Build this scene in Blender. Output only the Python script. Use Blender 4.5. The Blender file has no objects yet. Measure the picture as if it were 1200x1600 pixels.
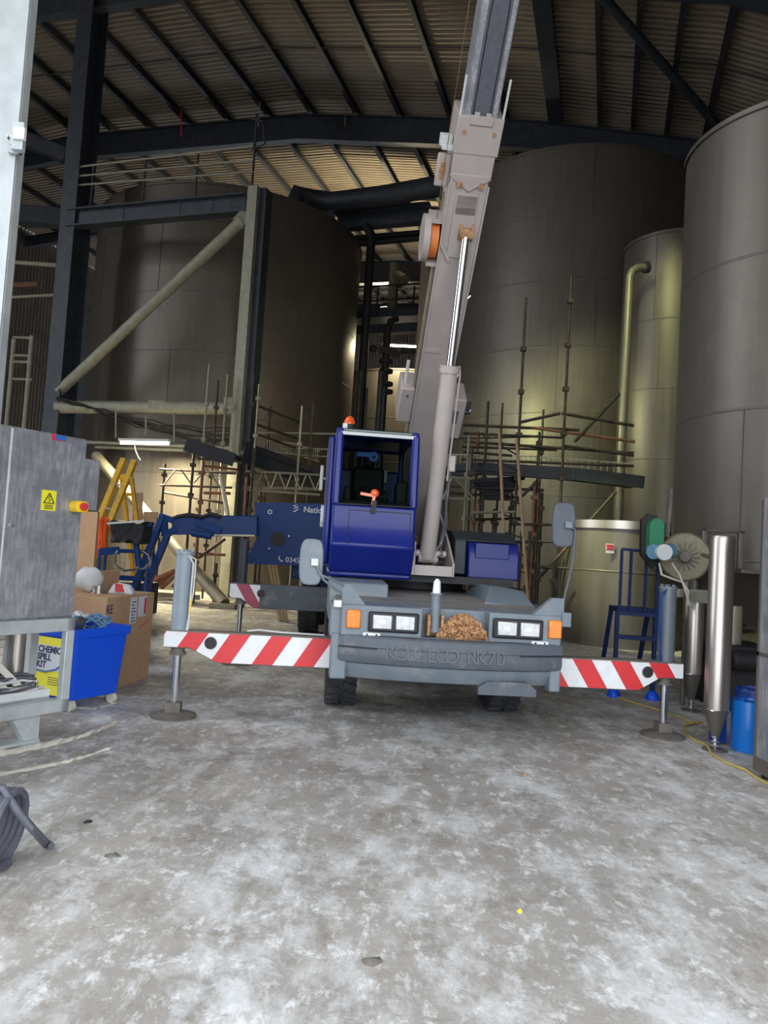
import bpy, bmesh, math, random
from mathutils import Vector, Matrix
random.seed(7)
V = Vector; PI = math.pi; R = math.radians
S = bpy.context.scene
COL = S.collection
# ---------------------------------------------------------------- camera
FP = 1155.0; PITCH = R(3.0); ROLL = R(3.5); EYE = V((0, 0, 1.6))
fw = V((0, math.cos(PITCH), math.sin(PITCH))); up0 = V((0, -math.sin(PITCH), math.cos(PITCH))); rt0 = V((1, 0, 0))
rc = rt0 * math.cos(ROLL) + up0 * math.sin(ROLL); uc = -rt0 * math.sin(ROLL) + up0 * math.cos(ROLL)
cd = bpy.data.cameras.new('camera'); cam = bpy.data.objects.new('camera', cd); COL.objects.link(cam)
cam.matrix_world = Matrix(((rc.x, uc.x, -fw.x, EYE.x), (rc.y, uc.y, -fw.y, EYE.y), (rc.z, uc.z, -fw.z, EYE.z), (0, 0, 0, 1)))
cd.sensor_fit = 'AUTO'; cd.sensor_width = 36; cd.lens = 36 * FP / 1600; cd.clip_end = 300; cd.clip_start = .05
S.camera = cam
# ---------------------------------------------------------------- exposure, sky, big lights
S.view_settings.view_transform = 'Standard'; S.view_settings.look = 'None'
S.view_settings.gamma = 1; S.view_settings.use_curve_mapping = False
S.view_settings.exposure = 0.0
W = bpy.data.worlds.new('overcast_sky'); S.world = W; W.use_nodes = True
bg = W.node_tree.nodes['Background']; bg.inputs[0].default_value = (.90, .95, 1.0, 1); bg.inputs[1].default_value = 5.0

def light(name, typ, loc, power, color, size=.3, rot=(0, 0, 0), spot=None, sy=None, portal=False, blend=.6):
    l = bpy.data.lights.new(name, typ); l.energy = power; l.color = color
    if typ == 'AREA':
        l.size = size
        if sy: l.shape = 'RECTANGLE'; l.size_y = sy
        if portal: l.cycles.is_portal = True
    else:
        l.shadow_soft_size = size
    if spot: l.spot_size = R(spot); l.spot_blend = blend
    o = bpy.data.objects.new(name, l); COL.objects.link(o); o.location = loc; o.rotation_euler = rot
    return o
# daylight enters through the tall doorway behind the camera and through the open upper front gable
light('doorway_portal', 'AREA', (.5, -.55, 3.4), 1, (1, 1, 1), 9.8, (R(90), 0, 0), sy=6.8, portal=True)
WARM = (1.0, .86, .52); GRN = (.95, 1.0, .46)
def at(x, y, Y):
    d = fw + rc * ((x - 600) / FP) - uc * ((y - 800) / FP)
    return EYE + d * (Y / d.y)
def ground(x, y, z=0.0):
    d = fw + rc * ((x - 600) / FP) - uc * ((y - 800) / FP)
    return EYE + d * ((z - 1.6) / d.z)

# ---------------------------------------------------------------- materials
def new_mat(name):
    m = bpy.data.materials.new(name); m.use_nodes = True
    nt = m.node_tree; b = nt.nodes['Principled BSDF']
    return m, nt, b
def mat(name, col, rough=.5, metal=0.0, var=.12, scale=6.0, dirt=None, dirt_amt=.0, bump=.0, stretch=(1, 1, 1), coat=0.0, dscale=3.0, edge=(.52, .66)):
    m, nt, b = new_mat(name); N = nt.nodes; L = nt.links
    tc = N.new('ShaderNodeTexCoord'); mp = N.new('ShaderNodeMapping'); mp.inputs['Scale'].default_value = stretch
    L.new(tc.outputs['Object'], mp.inputs[0])
    no = N.new('ShaderNodeTexNoise'); no.inputs['Scale'].default_value = scale; no.inputs['Detail'].default_value = 6
    L.new(mp.outputs[0], no.inputs['Vector'])
    r = N.new('ShaderNodeMapRange'); r.inputs[1].default_value = .3; r.inputs[2].default_value = .7
    r.inputs[3].default_value = 1 - var; r.inputs[4].default_value = 1 + var
    L.new(no.outputs[0], r.inputs[0])
    mx = N.new('ShaderNodeVectorMath'); mx.operation = 'SCALE'; mx.inputs[0].default_value = col
    L.new(r.outputs[0], mx.inputs['Scale'])
    out = mx.outputs[0]
    if dirt:
        n2 = N.new('ShaderNodeTexNoise'); n2.inputs['Scale'].default_value = dscale; n2.inputs['Detail'].default_value = 9; n2.inputs['Roughness'].default_value = .7
        L.new(tc.outputs['Object'], n2.inputs['Vector'])
        cr = N.new('ShaderNodeMapRange'); cr.inputs[1].default_value = edge[0]; cr.inputs[2].default_value = edge[1]; cr.inputs[4].default_value = dirt_amt
        L.new(n2.outputs[0], cr.inputs[0])
        mm = N.new('ShaderNodeMix'); mm.data_type = 'RGBA'; L.new(cr.outputs[0], mm.inputs[0]); L.new(out, mm.inputs[6]); mm.inputs[7].default_value = (*dirt, 1)
        out = mm.outputs[2]
    L.new(out, b.inputs['Base Color'])
    b.inputs['Roughness'].default_value = rough; b.inputs['Metallic'].default_value = metal; b.inputs['Coat Weight'].default_value = coat
    rr = N.new('ShaderNodeMapRange'); rr.inputs[3].default_value = max(0, rough - .07); rr.inputs[4].default_value = min(1, rough + .07)
    L.new(no.outputs[0], rr.inputs[0]); L.new(rr.outputs[0], b.inputs['Roughness'])
    if bump:
        bp = N.new('ShaderNodeBump'); bp.inputs['Strength'].default_value = bump; bp.inputs['Distance'].default_value = .02
        L.new(no.outputs[0], bp.inputs['Height']); L.new(bp.outputs[0], b.inputs['Normal'])
    return m
def emis(name, col, s):
    m, nt, b = new_mat(name); b.inputs['Base Color'].default_value = (*col, 1)
    b.inputs['Emission Color'].default_value = (*col, 1); b.inputs['Emission Strength'].default_value = s; return m

M = {}
M['steel'] = mat('brushed_stainless', (.165, .148, .13), .46, .55, .10, 9, stretch=(1, 1, .08), dirt=(.12, .105, .09), dirt_amt=.5, dscale=.7)
M['steel_seam'] = mat('weld_seam', (.16, .15, .14), .5, .7)
M['steel_bright'] = mat('polished_stainless', (.50, .46, .43), .36, .95, .05, 9, stretch=(1, 1, .1))
M['steel_cab'] = mat('scuffed_stainless_sheet', (.40, .41, .44), .45, .5, .28, 55, stretch=(1, 1, .12), dirt=(.20, .21, .24), dirt_amt=.65, dscale=3.5, edge=(.42, .60))
M['galv'] = mat('galvanised_steel', (.52, .56, .57), .5, .35, .10, 7, dirt=(.36, .39, .40), dirt_amt=.5, dscale=4)
M['galv_warm'] = mat('galvanised_dusty', (.33, .33, .27), .6, .3, .15, 5)
M['darksteel'] = mat('dark_painted_steel', (.045, .055, .075), .5, .2, .2, 4, dirt=(.09, .085, .085), dirt_amt=.5, dscale=2)
M['roofsheet'] = mat('roof_sheet', (.25, .205, .16), .6, .1, .12, 1.5)
M['purlin'] = mat('purlin_steel', (.06, .062, .07), .6, .3, .15, 3)
M['wallsheet'] = mat('wall_cladding', (.16, .14, .12), .7, .1, .2, 1.2)
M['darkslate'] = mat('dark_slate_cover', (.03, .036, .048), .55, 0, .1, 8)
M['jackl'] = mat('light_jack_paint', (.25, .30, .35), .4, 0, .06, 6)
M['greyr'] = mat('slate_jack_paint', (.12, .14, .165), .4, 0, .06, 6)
M['white'] = mat('cream_boom_paint', (.43, .375, .355), .45, 0, .05, 5, dirt=(.30, .16, .10), dirt_amt=.5, dscale=7, edge=(.63, .75))
M['grey'] = mat('grey_blue_paint', (.155, .19, .225), .45, 0, .08, 5, dirt=(.30, .27, .24), dirt_amt=.35, dscale=5)
M['letter'] = mat('lighter_letter_rubber', (.125, .132, .145), .6, 0, .2, 12)  # lettering toned lighter than the bumper so the embossing reads
M['greyd'] = mat('slate_rubber', (.085, .098, .12), .6, 0, .12, 8, dirt=(.3, .27, .25), dirt_amt=.5, dscale=5, edge=(.55, .7))
M['deck'] = mat('dusty_deck_paint', (.15, .16, .17), .7, 0, .12, 4, dirt=(.26, .22, .19), dirt_amt=.8, dscale=3, edge=(.4, .6))
M['blue'] = mat('royal_blue_paint', (.006, .015, .175), .32, 0, .08, 4, coat=.12)
M['blue2'] = mat('lift_blue_paint', (.006, .04, .17), .45, 0, .1, 4)
M['ladderblue'] = mat('ladder_blue_paint', (.012, .025, .10), .5, 0, .1, 6)
M['red'] = mat('hazard_red', (.62, .03, .035), .45, 0, .06, 9)
M['redfaded'] = mat('faded_hazard_red', (.34, .05, .09), .5, 0, .12, 9)
M['whitep'] = mat('hazard_white', (.74, .75, .77), .5, 0, .05, 9, dirt=(.4, .38, .36), dirt_amt=.4, dscale=12, edge=(.6, .7))
M['black'] = mat('matte_black', (.015, .015, .018), .6, 0, .1, 10)
M['rubber'] = mat('tyre_rubber', (.028, .03, .036), .8, 0, .2, 12, dirt=(.12, .11, .10), dirt_amt=.35, dscale=8)
M['amber'] = mat('amber_lens', (.85, .22, .01), .2, 0, .15, 30, coat=.5)
M['redlens'] = mat('orange_beacon_lens', (.80, .10, .015), .2, 0, .1, 20, coat=.6)
M['lens'] = mat('headlamp_glass', (.55, .57, .60), .12, .6, .12, 25, coat=1)
M['chrome'] = mat('chrome', (.75, .76, .80), .14, 1.0, .03, 10)
M['rust'] = mat('rusty_steel', (.42, .23, .11), .8, .1, .5, 30, dirt=(.18, .07, .03), dirt_amt=.8, dscale=25)
M['foot'] = mat('outrigger_float_steel', (.17, .15, .135), .7, .3, .25, 12)
M['scaf'] = mat('scaffold_tube', (.05, .045, .04), .6, .4, .3, 5, dirt=(.16, .07, .04), dirt_amt=.7, dscale=2.5)
M['scaf_light'] = mat('scaffold_tube_bright', (.30, .29, .22), .5, .5, .15, 5)
M['scaf_rust'] = mat('scaffold_tube_rusty', (.20, .09, .055), .7, .2, .3, 5)
M['mesh'] = mat('dark_debris_sheet', (.02, .024, .034), .7, 0, .3, 3)
M['wire'] = mat('galv_wire', (.45, .43, .36), .5, .4, .1, 5)
M['yellow'] = mat('yellow_fibreglass', (.72, .42, .03), .5, 0, .12, 8, dirt=(.4, .25, .08), dirt_amt=.5, dscale=6)
M['sign'] = mat('sign_yellow', (.85, .78, .03), .5, 0, .03, 8)
M['isoy'] = mat('isolator_yellow', (.88, .58, .02), .4, 0, .03, 8)
M['card'] = mat('cardboard', (.50, .31, .18), .85, 0, .06, 8, dirt=(.40, .24, .14), dirt_amt=.4, dscale=5)
M['bin'] = mat('bin_blue_plastic', (.008, .085, .72), .35, 0, .05, 4)
M['drum'] = mat('drum_blue_plastic', (.01, .20, .74), .35, 0, .06, 4)
M['drumd'] = mat('drum_dark_blue_plastic', (.01, .05, .30), .4, 0, .06, 4)
M['bag'] = mat('white_sack', (.66, .68, .70), .7, 0, .1, 10, bump=.3)
M['cream'] = mat('cream_trunking', (.60, .57, .50), .6, 0, .06, 9)
M['bluerope'] = mat('blue_hose', (.12, .26, .42), .5, 0, .2, 20)
M['hose'] = mat('grey_hose_rubber', (.10, .105, .13), .55, 0, .15, 20)
M['yhose'] = mat('yellow_hose', (.50, .36, .10), .6, 0, .15, 20)
M['wood'] = mat('timber', (.36, .24, .14), .8, 0, .2, 5, stretch=(6, 6, .5))
M['green'] = mat('green_guard_paint', (.02, .20, .10), .45, 0, .1, 6)
M['beige'] = mat('manway_disc', (.22, .20, .13), .6, .3, .2, 10, dirt=(.22, .15, .10), dirt_amt=.5, dscale=12)
M['orange'] = mat('orange_webbing', (.85, .12, .02), .6, 0, .1, 10)
M['drumorange'] = mat('orange_cable_reel', (.72, .19, .03), .5, 0, .1, 10)
M['tan'] = mat('aluminium_pipe_cladding', (.30, .28, .21), .45, .35, .1, 6)
M['brown'] = mat('brown_duct', (.22, .17, .13), .6, .1, .15, 4)
M['lightgrey'] = mat('light_grey_plastic', (.6, .62, .62), .5, 0, .05, 8)
M['bronze'] = mat('copper_brown_liquid_pipe', (.22, .12, .06), .5, .4, .2, 5)
M['tube'] = emis('fluorescent_tube', (1.0, .93, .74), 9.0)
M['textdark'] = mat('dark_print', (.02, .03, .10), .6, 0, .02, 8)
M['textwhite'] = mat('white_print', (.62, .66, .72), .6, 0, .02, 8)
M['labelblue'] = mat('label_blue', (.02, .13, .50), .5, 0, .02, 8)
M['labelred'] = mat('label_red', (.6, .04, .06), .5, 0, .02, 8)
M['paper'] = mat('label_paper', (.66, .68, .74), .6, 0, .04, 8)

def glass_mat():
    m = bpy.data.materials.new('tinted_cab_glass'); m.use_nodes = True; nt = m.node_tree; N = nt.nodes; N.clear()
    o = N.new('ShaderNodeOutputMaterial'); t = N.new('ShaderNodeBsdfTransparent'); g = N.new('ShaderNodeBsdfGlossy'); f = N.new('ShaderNodeValue'); mx = N.new('ShaderNodeMixShader')
    t.inputs[0].default_value = (.34, .40, .38, 1); g.inputs['Roughness'].default_value = .03; f.outputs[0].default_value = .0
    nt.links.new(f.outputs[0], mx.inputs[0]); nt.links.new(t.outputs[0], mx.inputs[1]); nt.links.new(g.outputs[0], mx.inputs[2]); nt.links.new(mx.outputs[0], o.inputs[0])
    return m
M['glass'] = glass_mat()
for q in ('blue', 'blue2', 'bin', 'ladderblue'): M[q].node_tree.nodes['Principled BSDF'].inputs['Specular IOR Level'].default_value = .28

def floor_mat():
    m, nt, b = new_mat('dusty_concrete'); N = nt.nodes; L = nt.links
    tc = N.new('ShaderNodeTexCoord')
    def noise(sc, det, rough=.6, stretch=None, dist=0):
        n = N.new('ShaderNodeTexNoise'); n.inputs['Scale'].default_value = sc; n.inputs['Detail'].default_value = det; n.inputs['Roughness'].default_value = rough; n.inputs['Distortion'].default_value = dist
        if stretch:
            mp = N.new('ShaderNodeMapping'); mp.inputs['Scale'].default_value = stretch; mp.inputs['Rotation'].default_value = (0, 0, .2); L.new(tc.outputs['Object'], mp.inputs[0]); L.new(mp.outputs[0], n.inputs['Vector'])
        else: L.new(tc.outputs['Object'], n.inputs['Vector'])
        return n.outputs[0]
    def rng(v, a, c, lo=0., hi=1.):
        r = N.new('ShaderNodeMapRange'); L.new(v, r.inputs[0]); r.inputs[1].default_value = a; r.inputs[2].default_value = c; r.inputs[3].default_value = lo; r.inputs[4].default_value = hi; return r.outputs[0]
    def mix(f, a, c):
        k = N.new('ShaderNodeMix'); k.data_type = 'RGBA'; L.new(f, k.inputs[0])
        for i, v in ((6, a), (7, c)):
            if isinstance(v, tuple): k.inputs[i].default_value = (*v, 1)
            else: L.new(v, k.inputs[i])
        return k.outputs[2]
    base = mix(rng(noise(.8, 8, .6), .35, .65), (.27, .25, .23), (.38, .355, .33))
    base = mix(rng(noise(1.7, 12, .74, (1, .6, 1), .15), .48, .60, 0, .8), base, (.60, .605, .615))
    base = mix(rng(noise(6.0, 10, .78, (1.6, 1, 1), .2), .53, .62, 0, .75), base, (.72, .725, .735))
    base = mix(rng(noise(2.9, 12, .78, (1, .75, 1), .2), .52, .62, 0, .7), base, (.20, .175, .15))
    base = mix(rng(noise(9, 10, .8, (1, .3, 1)), .55, .64, 0, .4), base, (.74, .745, .75))
    base = mix(rng(noise(11, 10, .8, (.35, 1, 1)), .56, .66, 0, .5), base, (.17, .15, .13))
    base = mix(rng(noise(26, 5, .7), .60, .74, 0, .5), base, (.18, .155, .13))
    base = mix(rng(noise(45, 4, .75), .62, .72, 0, .6), base, (.66, .66, .66))
    # tyre tracks leading out from the crane
    sx = N.new('ShaderNodeSeparateXYZ'); L.new(tc.outputs['Object'], sx.inputs[0])
    def math_(op, a, c=None):
        k = N.new('ShaderNodeMath'); k.operation = op
        for i, v in ((0, a), (1, c)):
            if v is None: continue
            if isinstance(v, (int, float)): k.inputs[i].default_value = v
            else: L.new(v, k.inputs[i])
        return k.outputs[0]
    lug = math_('GREATER_THAN', math_('SINE', math_('ADD', math_('MULTIPLY', sx.outputs[1], 90), math_('MULTIPLY', math_('ABSOLUTE', math_('SINE', math_('MULTIPLY', sx.outputs[0], 22))), 4))), .15)
    tm = None
    for cx in (-.42, -.02, 1.45):
        d = math_('ABSOLUTE', math_('SUBTRACT', sx.outputs[0], cx))
        k = math_('LESS_THAN', d, .14)
        tm = k if tm is None else math_('MAXIMUM', tm, k)
    tm = math_('MULTIPLY', tm, rng(sx.outputs[1], 7.4, 5.0, .85, .0))
    tm = math_('MULTIPLY', tm, lug)
    tm = math_('MULTIPLY', tm, rng(noise(3, 4), .35, .6))
    base = mix(tm, base, (.20, .18, .165))
    L.new(base, b.inputs['Base Color'])
    L.new(rng(noise(3, 6), .3, .7, .55, .9), b.inputs['Roughness'])
    bp = N.new('ShaderNodeBump'); bp.inputs['Strength'].default_value = .35; bp.inputs['Distance'].default_value = .015
    L.new(noise(14, 8, .7), bp.inputs['Height']); L.new(bp.outputs[0], b.inputs['Normal'])
    return m
M['floor'] = floor_mat()

# ---------------------------------------------------------------- mesh builder
class MB:
    def __init__(s, T=None): s.v = []; s.f = []; s.m = []; s.T = T or Matrix(); s.mi = 0
    def add(s, vs, fs, T=None):
        T = s.T @ T if T else s.T
        b = len(s.v); s.v += [T @ V(p) for p in vs]; s.f += [tuple(b + i for i in f) for f in fs]; s.m += [s.mi] * len(fs); return s
    def box(s, c, d, T=None):
        x, y, z = [k / 2 for k in d]; c = V(c)
        vs = [c + V((a * x, b * y, e * z)) for a in (-1, 1) for b in (-1, 1) for e in (-1, 1)]
        return s.add(vs, [(0, 1, 3, 2), (4, 6, 7, 5), (0, 4, 5, 1), (2, 3, 7, 6), (0, 2, 6, 4), (1, 5, 7, 3)], T)
    def span(s, a, b, T=None):
        a = V(a); b = V(b); return s.box((a + b) / 2, [abs(k) for k in (b - a)], T)
    def basis(s, p0, p1, up=V((0, 0, 1))):
        z = (V(p1) - V(p0)).normalized()
        if abs(z.dot(up)) > .99: up = V((0, 1, 0))
        x = up.cross(z).normalized(); y = z.cross(x); return x, y, z
    def bar(s, p0, p1, w, h, up=V((0, 0, 1))):
        p0 = V(p0); p1 = V(p1); x, y, z = s.basis(p0, p1, up)
        vs = [p + x * (a * w / 2) + y * (b * h / 2) for p in (p0, p1) for a, b in ((-1, -1), (1, -1), (1, 1), (-1, 1))]
        return s.add(vs, [(0, 3, 2, 1), (4, 5, 6, 7), (0, 1, 5, 4), (1, 2, 6, 5), (2, 3, 7, 6), (3, 0, 4, 7)])
    def ibeam(s, p0, p1, w, h, up=V((0, 0, 1)), t=.025):
        p0 = V(p0); p1 = V(p1); x, y, z = s.basis(p0, p1, up)
        s.bar(p0 + y * (h / 2 - t / 2), p1 + y * (h / 2 - t / 2), w, t, up); s.bar(p0 - y * (h / 2 - t / 2), p1 - y * (h / 2 - t / 2), w, t, up)
        return s.bar(p0, p1, t, h - 2 * t, up)
    def tube(s, p0, p1, r, n=10, r2=None, cap=True):
        p0 = V(p0); p1 = V(p1); r2 = r if r2 is None else r2; x, y, z = s.basis(p0, p1)
        vs = [p + (x * math.cos(2 * PI * i / n) + y * math.sin(2 * PI * i / n)) * q for p, q in ((p0, r), (p1, r2)) for i in range(n)]
        fs = [(i, (i + 1) % n, n + (i + 1) % n, n + i) for i in range(n)]
        if cap: fs += [tuple(range(n))[::-1], tuple(range(n, 2 * n))]
        return s.add(vs, fs)
    def path(s, pts, r, n=8, closed=False):
        pts = [V(p) for p in pts]; m = len(pts); vs = []; px_ = None
        for i, p in enumerate(pts):
            a = pts[(i - 1) % m] if (i > 0 or closed) else p; b = pts[(i + 1) % m] if (i < m - 1 or closed) else p
            z = (b - a).normalized()
            if px_ is None: x = z.orthogonal().normalized()
            else:
                x = px_ - z * px_.dot(z); x = x.normalized() if x.length > 1e-6 else z.orthogonal().normalized()
            px_ = x; y = z.cross(x)
            vs += [p + (x * math.cos(2 * PI * k / n) + y * math.sin(2 * PI * k / n)) * r for k in range(n)]
        fs = []
        for i in range(m if closed else m - 1):
            j = (i + 1) % m
            fs += [(i * n + k, i * n + (k + 1) % n, j * n + (k + 1) % n, j * n + k) for k in range(n)]
        if not closed: fs += [tuple(range(n))[::-1], tuple(range((m - 1) * n, m * n))]
        return s.add(vs, fs)
    def lathe(s, prof, c=(0, 0, 0), T=None, n=32, a0=0, a1=2 * PI):
        full = abs(a1 - a0 - 2 * PI) < 1e-6; k = n if full else n + 1; c = V(c); m = len(prof)
        vs = [c + V((q * math.cos(a0 + (a1 - a0) * i / n), q * math.sin(a0 + (a1 - a0) * i / n), z)) for i in range(k) for q, z in prof]
        fs = []
        for i in range(n):
            j = (i + 1) % k
            for q in range(m - 1): fs.append((i * m + q, j * m + q, j * m + q + 1, i * m + q + 1))
        return s.add(vs, fs, T)
    def prism(s, poly, a, b, ax='y', T=None):
        def P(p, t): return {'y': (p[0], t, p[1]), 'x': (t, p[0], p[1]), 'z': (p[0], p[1], t)}[ax]
        n = len(poly); vs = [P(p, a) for p in poly] + [P(p, b) for p in poly]
        fs = [tuple(range(n))[::-1], tuple(range(n, 2 * n))] + [(i, (i + 1) % n, n + (i + 1) % n, n + i) for i in range(n)]
        return s.add(vs, fs, T)
    def ball(s, c, r, sc=(1, 1, 1), n=14, half=False):
        prof = [(r * math.sin(t) * 1.0, -r * math.cos(t)) for t in [((PI / 2 if half else 0) + (PI / 2 if half else PI) * i / n) for i in range(n + 1)]]
        return s.lathe(prof, (0, 0, 0), Matrix.Translation(V(c)) @ Matrix.Diagonal((*sc, 1)), 20)
    def build(s, name, mats, parent=None, smooth=40, bevel=0, orig=None):
        if not isinstance(mats, (list, tuple)): mats = [mats]
        if parent is not None: o0 = parent.get('_o'); o0 = V(o0) if o0 else V((0, 0, 0))
        elif orig is not None: o0 = V(orig)
        else:
            xs = [p.x for p in s.v]; ys = [p.y for p in s.v]; zs = [p.z for p in s.v]
            o0 = V(((min(xs) + max(xs)) / 2, (min(ys) + max(ys)) / 2, min(zs)))
        me = bpy.data.meshes.new(name); me.from_pydata([tuple(p - o0) for p in s.v], [], s.f)
        for m_ in mats: me.materials.append(m_)
        for p, i in zip(me.polygons, s.m): p.material_index = i
        bm = bmesh.new(); bm.from_mesh(me); bmesh.ops.recalc_face_normals(bm, faces=bm.faces); bm.to_mesh(me); bm.free()
        if smooth:
            for p in me.polygons: p.use_smooth = True
            me.set_sharp_from_angle(angle=R(smooth))
        o = bpy.data.objects.new(name, me); COL.objects.link(o); o['_o'] = tuple(o0)
        if parent is not None: o.parent = parent
        else: o.location = o0
        if bevel:
            b = o.modifiers.new('bevel', 'BEVEL'); b.width = bevel; b.segments = 2; b.limit_method = 'ANGLE'; b.angle_limit = R(40)
        return o
def lump(w, amp, fr):
    for p in w.v: p += V((math.sin(p.z * fr * 3 + p.y * fr * 4), math.sin(p.x * fr * 4 + 1), math.sin(p.x * fr * 5 + p.y * fr * 3))) * amp
def tag(o, label=None, cat=None, group=None, kind=None):
    if label: o['label'] = label
    if cat: o['category'] = cat
    if group: o['group'] = group
    if kind: o['kind'] = kind
    return o
def thing(name, label, cat, loc, group=None):
    o = bpy.data.objects.new(name, None); COL.objects.link(o); o.location = loc; o.empty_display_size = .2; o['_o'] = tuple(loc)
    return tag(o, label, cat, group)
def text(name, body, size, T, m, parent, extrude=.003, align='LEFT', spacing=1.0, bold=0.0, label=None):
    c = bpy.data.curves.new(name, 'FONT'); c.body = body; c.size = size; c.extrude = extrude; c.align_x = align; c.space_character = spacing; c.offset = bold
    t = bpy.data.objects.new(name + '_src', c); COL.objects.link(t)
    dg = bpy.context.evaluated_depsgraph_get(); dg.update()
    me = bpy.data.meshes.new_from_object(t.evaluated_get(dg)); bpy.data.objects.remove(t)
    o0 = V(parent['_o'])
    me.transform(Matrix.Translation(-o0) @ T); me.materials.clear(); me.materials.append(m)
    o = bpy.data.objects.new(name, me); COL.objects.link(o); o.parent = parent; o['_o'] = tuple(o0)
    if label: o['label'] = label
    return o
def frame(o, x, y):
    x = V(x).normalized(); y = V(y).normalized(); z = x.cross(y)
    return Matrix(((x.x, y.x, z.x, o[0]), (x.y, y.y, z.y, o[1]), (x.z, y.z, z.z, o[2]), (0, 0, 0, 1)))

# ================================================================ the setting
BA = R(17); br = V((math.cos(BA), -math.sin(BA), 0)); bu = V((math.sin(BA), math.cos(BA), 0)); B0 = V((-10.1, 22.4, 0))
ZR = [(-17, 18.2), (-7, 19.0), (4, 18.7), (13, 17.4), (18.5, 16.1), (27, 12.2)]
def zroof(s_):
    for (a, za), (b, zb) in zip(ZR, ZR[1:]):
        if s_ <= b: return za + (zb - za) * (s_ - a) / (b - a)
    return ZR[-1][1]
def bw(s_, t, z): return B0 + br * s_ + bu * t + V((0, 0, z))
T0, T1 = -17.0, 33.0; SA, SB = -16.0, 27.0
fl = MB(); fl.box((2, 14, -.1), (90, 70, .2)); tag(fl.build('floor', M['floor'], smooth=0, orig=(0, 0, 0)), kind='structure')
# corrugated roof sheeting, ribs running across the building
rf = MB(); ss = [-16, -11, -7, -3, 0, 4, 7, 10, 13, 15, 17, 18.5, 21, 24, 27]; pr = [(0, 0), (.07, 0), (.11, .05), (.18, .05)]
rows = []
t = T0
while t < T1:
    for dt, dz in pr: rows.append((t + dt, dz))
    t += .22
vs = [bw(s_, t_, zroof(s_) + .18 + dz) for t_, dz in rows for s_ in ss]; n = len(ss)
rf.add(vs, [(i * n + j, i * n + j + 1, (i + 1) * n + j + 1, (i + 1) * n + j) for i in range(len(rows) - 1) for j in range(n - 1)])
tag(rf.build('ceiling', M['roofsheet'], smooth=0), kind='structure')
def wallseg(name, s0, t0, s1, t1, z0=None, z1=None, m=None, base=0):
    w = MB(); a = bw(s0, t0, 0); b = bw(s1, t1, 0); L_ = (b - a).length; d = (b - a).normalized(); nn = V((-d.y, d.x, 0)); k = int(L_ / .25)
    vs = []
    for i in range(k * 4 + 1):
        x = i * L_ / (k * 4); off = [0, .0, .04, .04][i % 4]
        s_ = s0 + (s1 - s0) * x / L_; zt = z1 if z1 is not None else zroof(s_) + .25
        p = a + d * x + nn * off
        vs += [V((p.x, p.y, base)), V((p.x, p.y, zt))]
    w.add(vs, [(2 * i, 2 * i + 2, 2 * i + 3, 2 * i + 1) for i in range(k * 4)])
    return tag(w.build(name, m or M['wallsheet'], smooth=0), kind='structure')
wallseg('wall_back', SA, 32, SB, 32)
wallseg('wall_left', SA, T0, SA, 32)
wallseg('wall_right', SB, 32, SB, T0)
# front wall: cladding either side of and above the tall doorway the camera stands in
fwm = MB(); fwm.span((-40, -.75, 0), (-4.4, -.6, 22)); fwm.span((5.4, -.75, 0), (40, -.6, 22)); fwm.span((-4.4, -.75, 6.8), (5.4, -.6, 22))
tag(fwm.build('wall_front', M['wallsheet'], smooth=0), kind='structure')

# roof frames and purlins
def rafter(t_, h, label):
    w = MB(); w.T = Matrix()
    sl = [(-16), -7, 4, 13, 18.5, 26.5]
    for a, b in zip(sl, sl[1:]):
        p0 = bw(a, t_, zroof(a) - .25 - h / 2); p1 = bw(b, t_, zroof(b) - .25 - h / 2)
        w.ibeam(p0, p1, .3, h, t=.03)
    for a in (-7, 4, 13, 18.5): w.bar(bw(a, t_, zroof(a) - .25), bw(a, t_, zroof(a) - .25 - h), .3, .06, bu)
    r_ = w.build('roof_rafter', M['darksteel'], smooth=0); return tag(r_, label, 'roof beam')
rafter(0, .62, 'dark steel arched roof beam nearest the camera, crossing the top right corner')
rafter(7.3, 1.0, 'long dark haunched roof beam crossing the picture above the left tank')
rafter(14.6, .6, 'third dark roof beam back, seen in the gap between the two big tanks')
rafter(21.9, .8, 'farthest dark roof beam, low in the gap between the tanks')
rafter(29.2, .8, 'last roof beam by the end wall, almost hidden')
pm = MB(); z0 = V((0, 0, 0))
def purlin(s_, w, h, mt, label=None, group='purlins under the roof sheets'):
    p = MB(); p0 = bw(s_, T0 + .2, zroof(s_) + .16 - h / 2); p1 = bw(s_, T1 - 1, zroof(s_) + .16 - h / 2)
    p.bar(p0 + V((0, 0, 0)), p1, w * .35, h); p.bar(p0 - V((0, 0, h / 2)), p1 - V((0, 0, h / 2)), w, .03); p.bar(p0 + V((0, 0, h / 2)), p1 + V((0, 0, h / 2)), w, .03)
    tag(p.build('roof_purlin', mt, smooth=0), label or 'straight dark steel purlin running front to back under corrugated roof sheets', 'purlin', group)
for s_ in [-14.2, -12.4, -10.5, -8.7, -6.8, -4.95, -3.1, -1.25, .6, 2.45, 4.3, 6.2, 7.95, 9.9, 12, 15.3, 16.4, 17.5, 18.7, 20.2, 22, 24]: purlin(s_, .16, .24, M['purlin'])
purlin(13.8, .5, .4, M['darksteel'], 'extra wide dark roof member running back right of the crane boom', 'wide roof members')
def rod(name, pts, r, m, label, cat, n=10, group=None):
    w = MB()
    for a, b in zip(pts, pts[1:]): w.tube(a, b, r, n)
    return tag(w.build(name, m), label, cat, group)
rod('wind_brace', [bw(13.2, -2.5, zroof(13.2) - .35), bw(19.5, 6.6, zroof(19.5) - .35)], .13, M['darksteel'], 'dark round bracing tube crossing the roof diagonally above the right tanks', 'brace')
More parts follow.
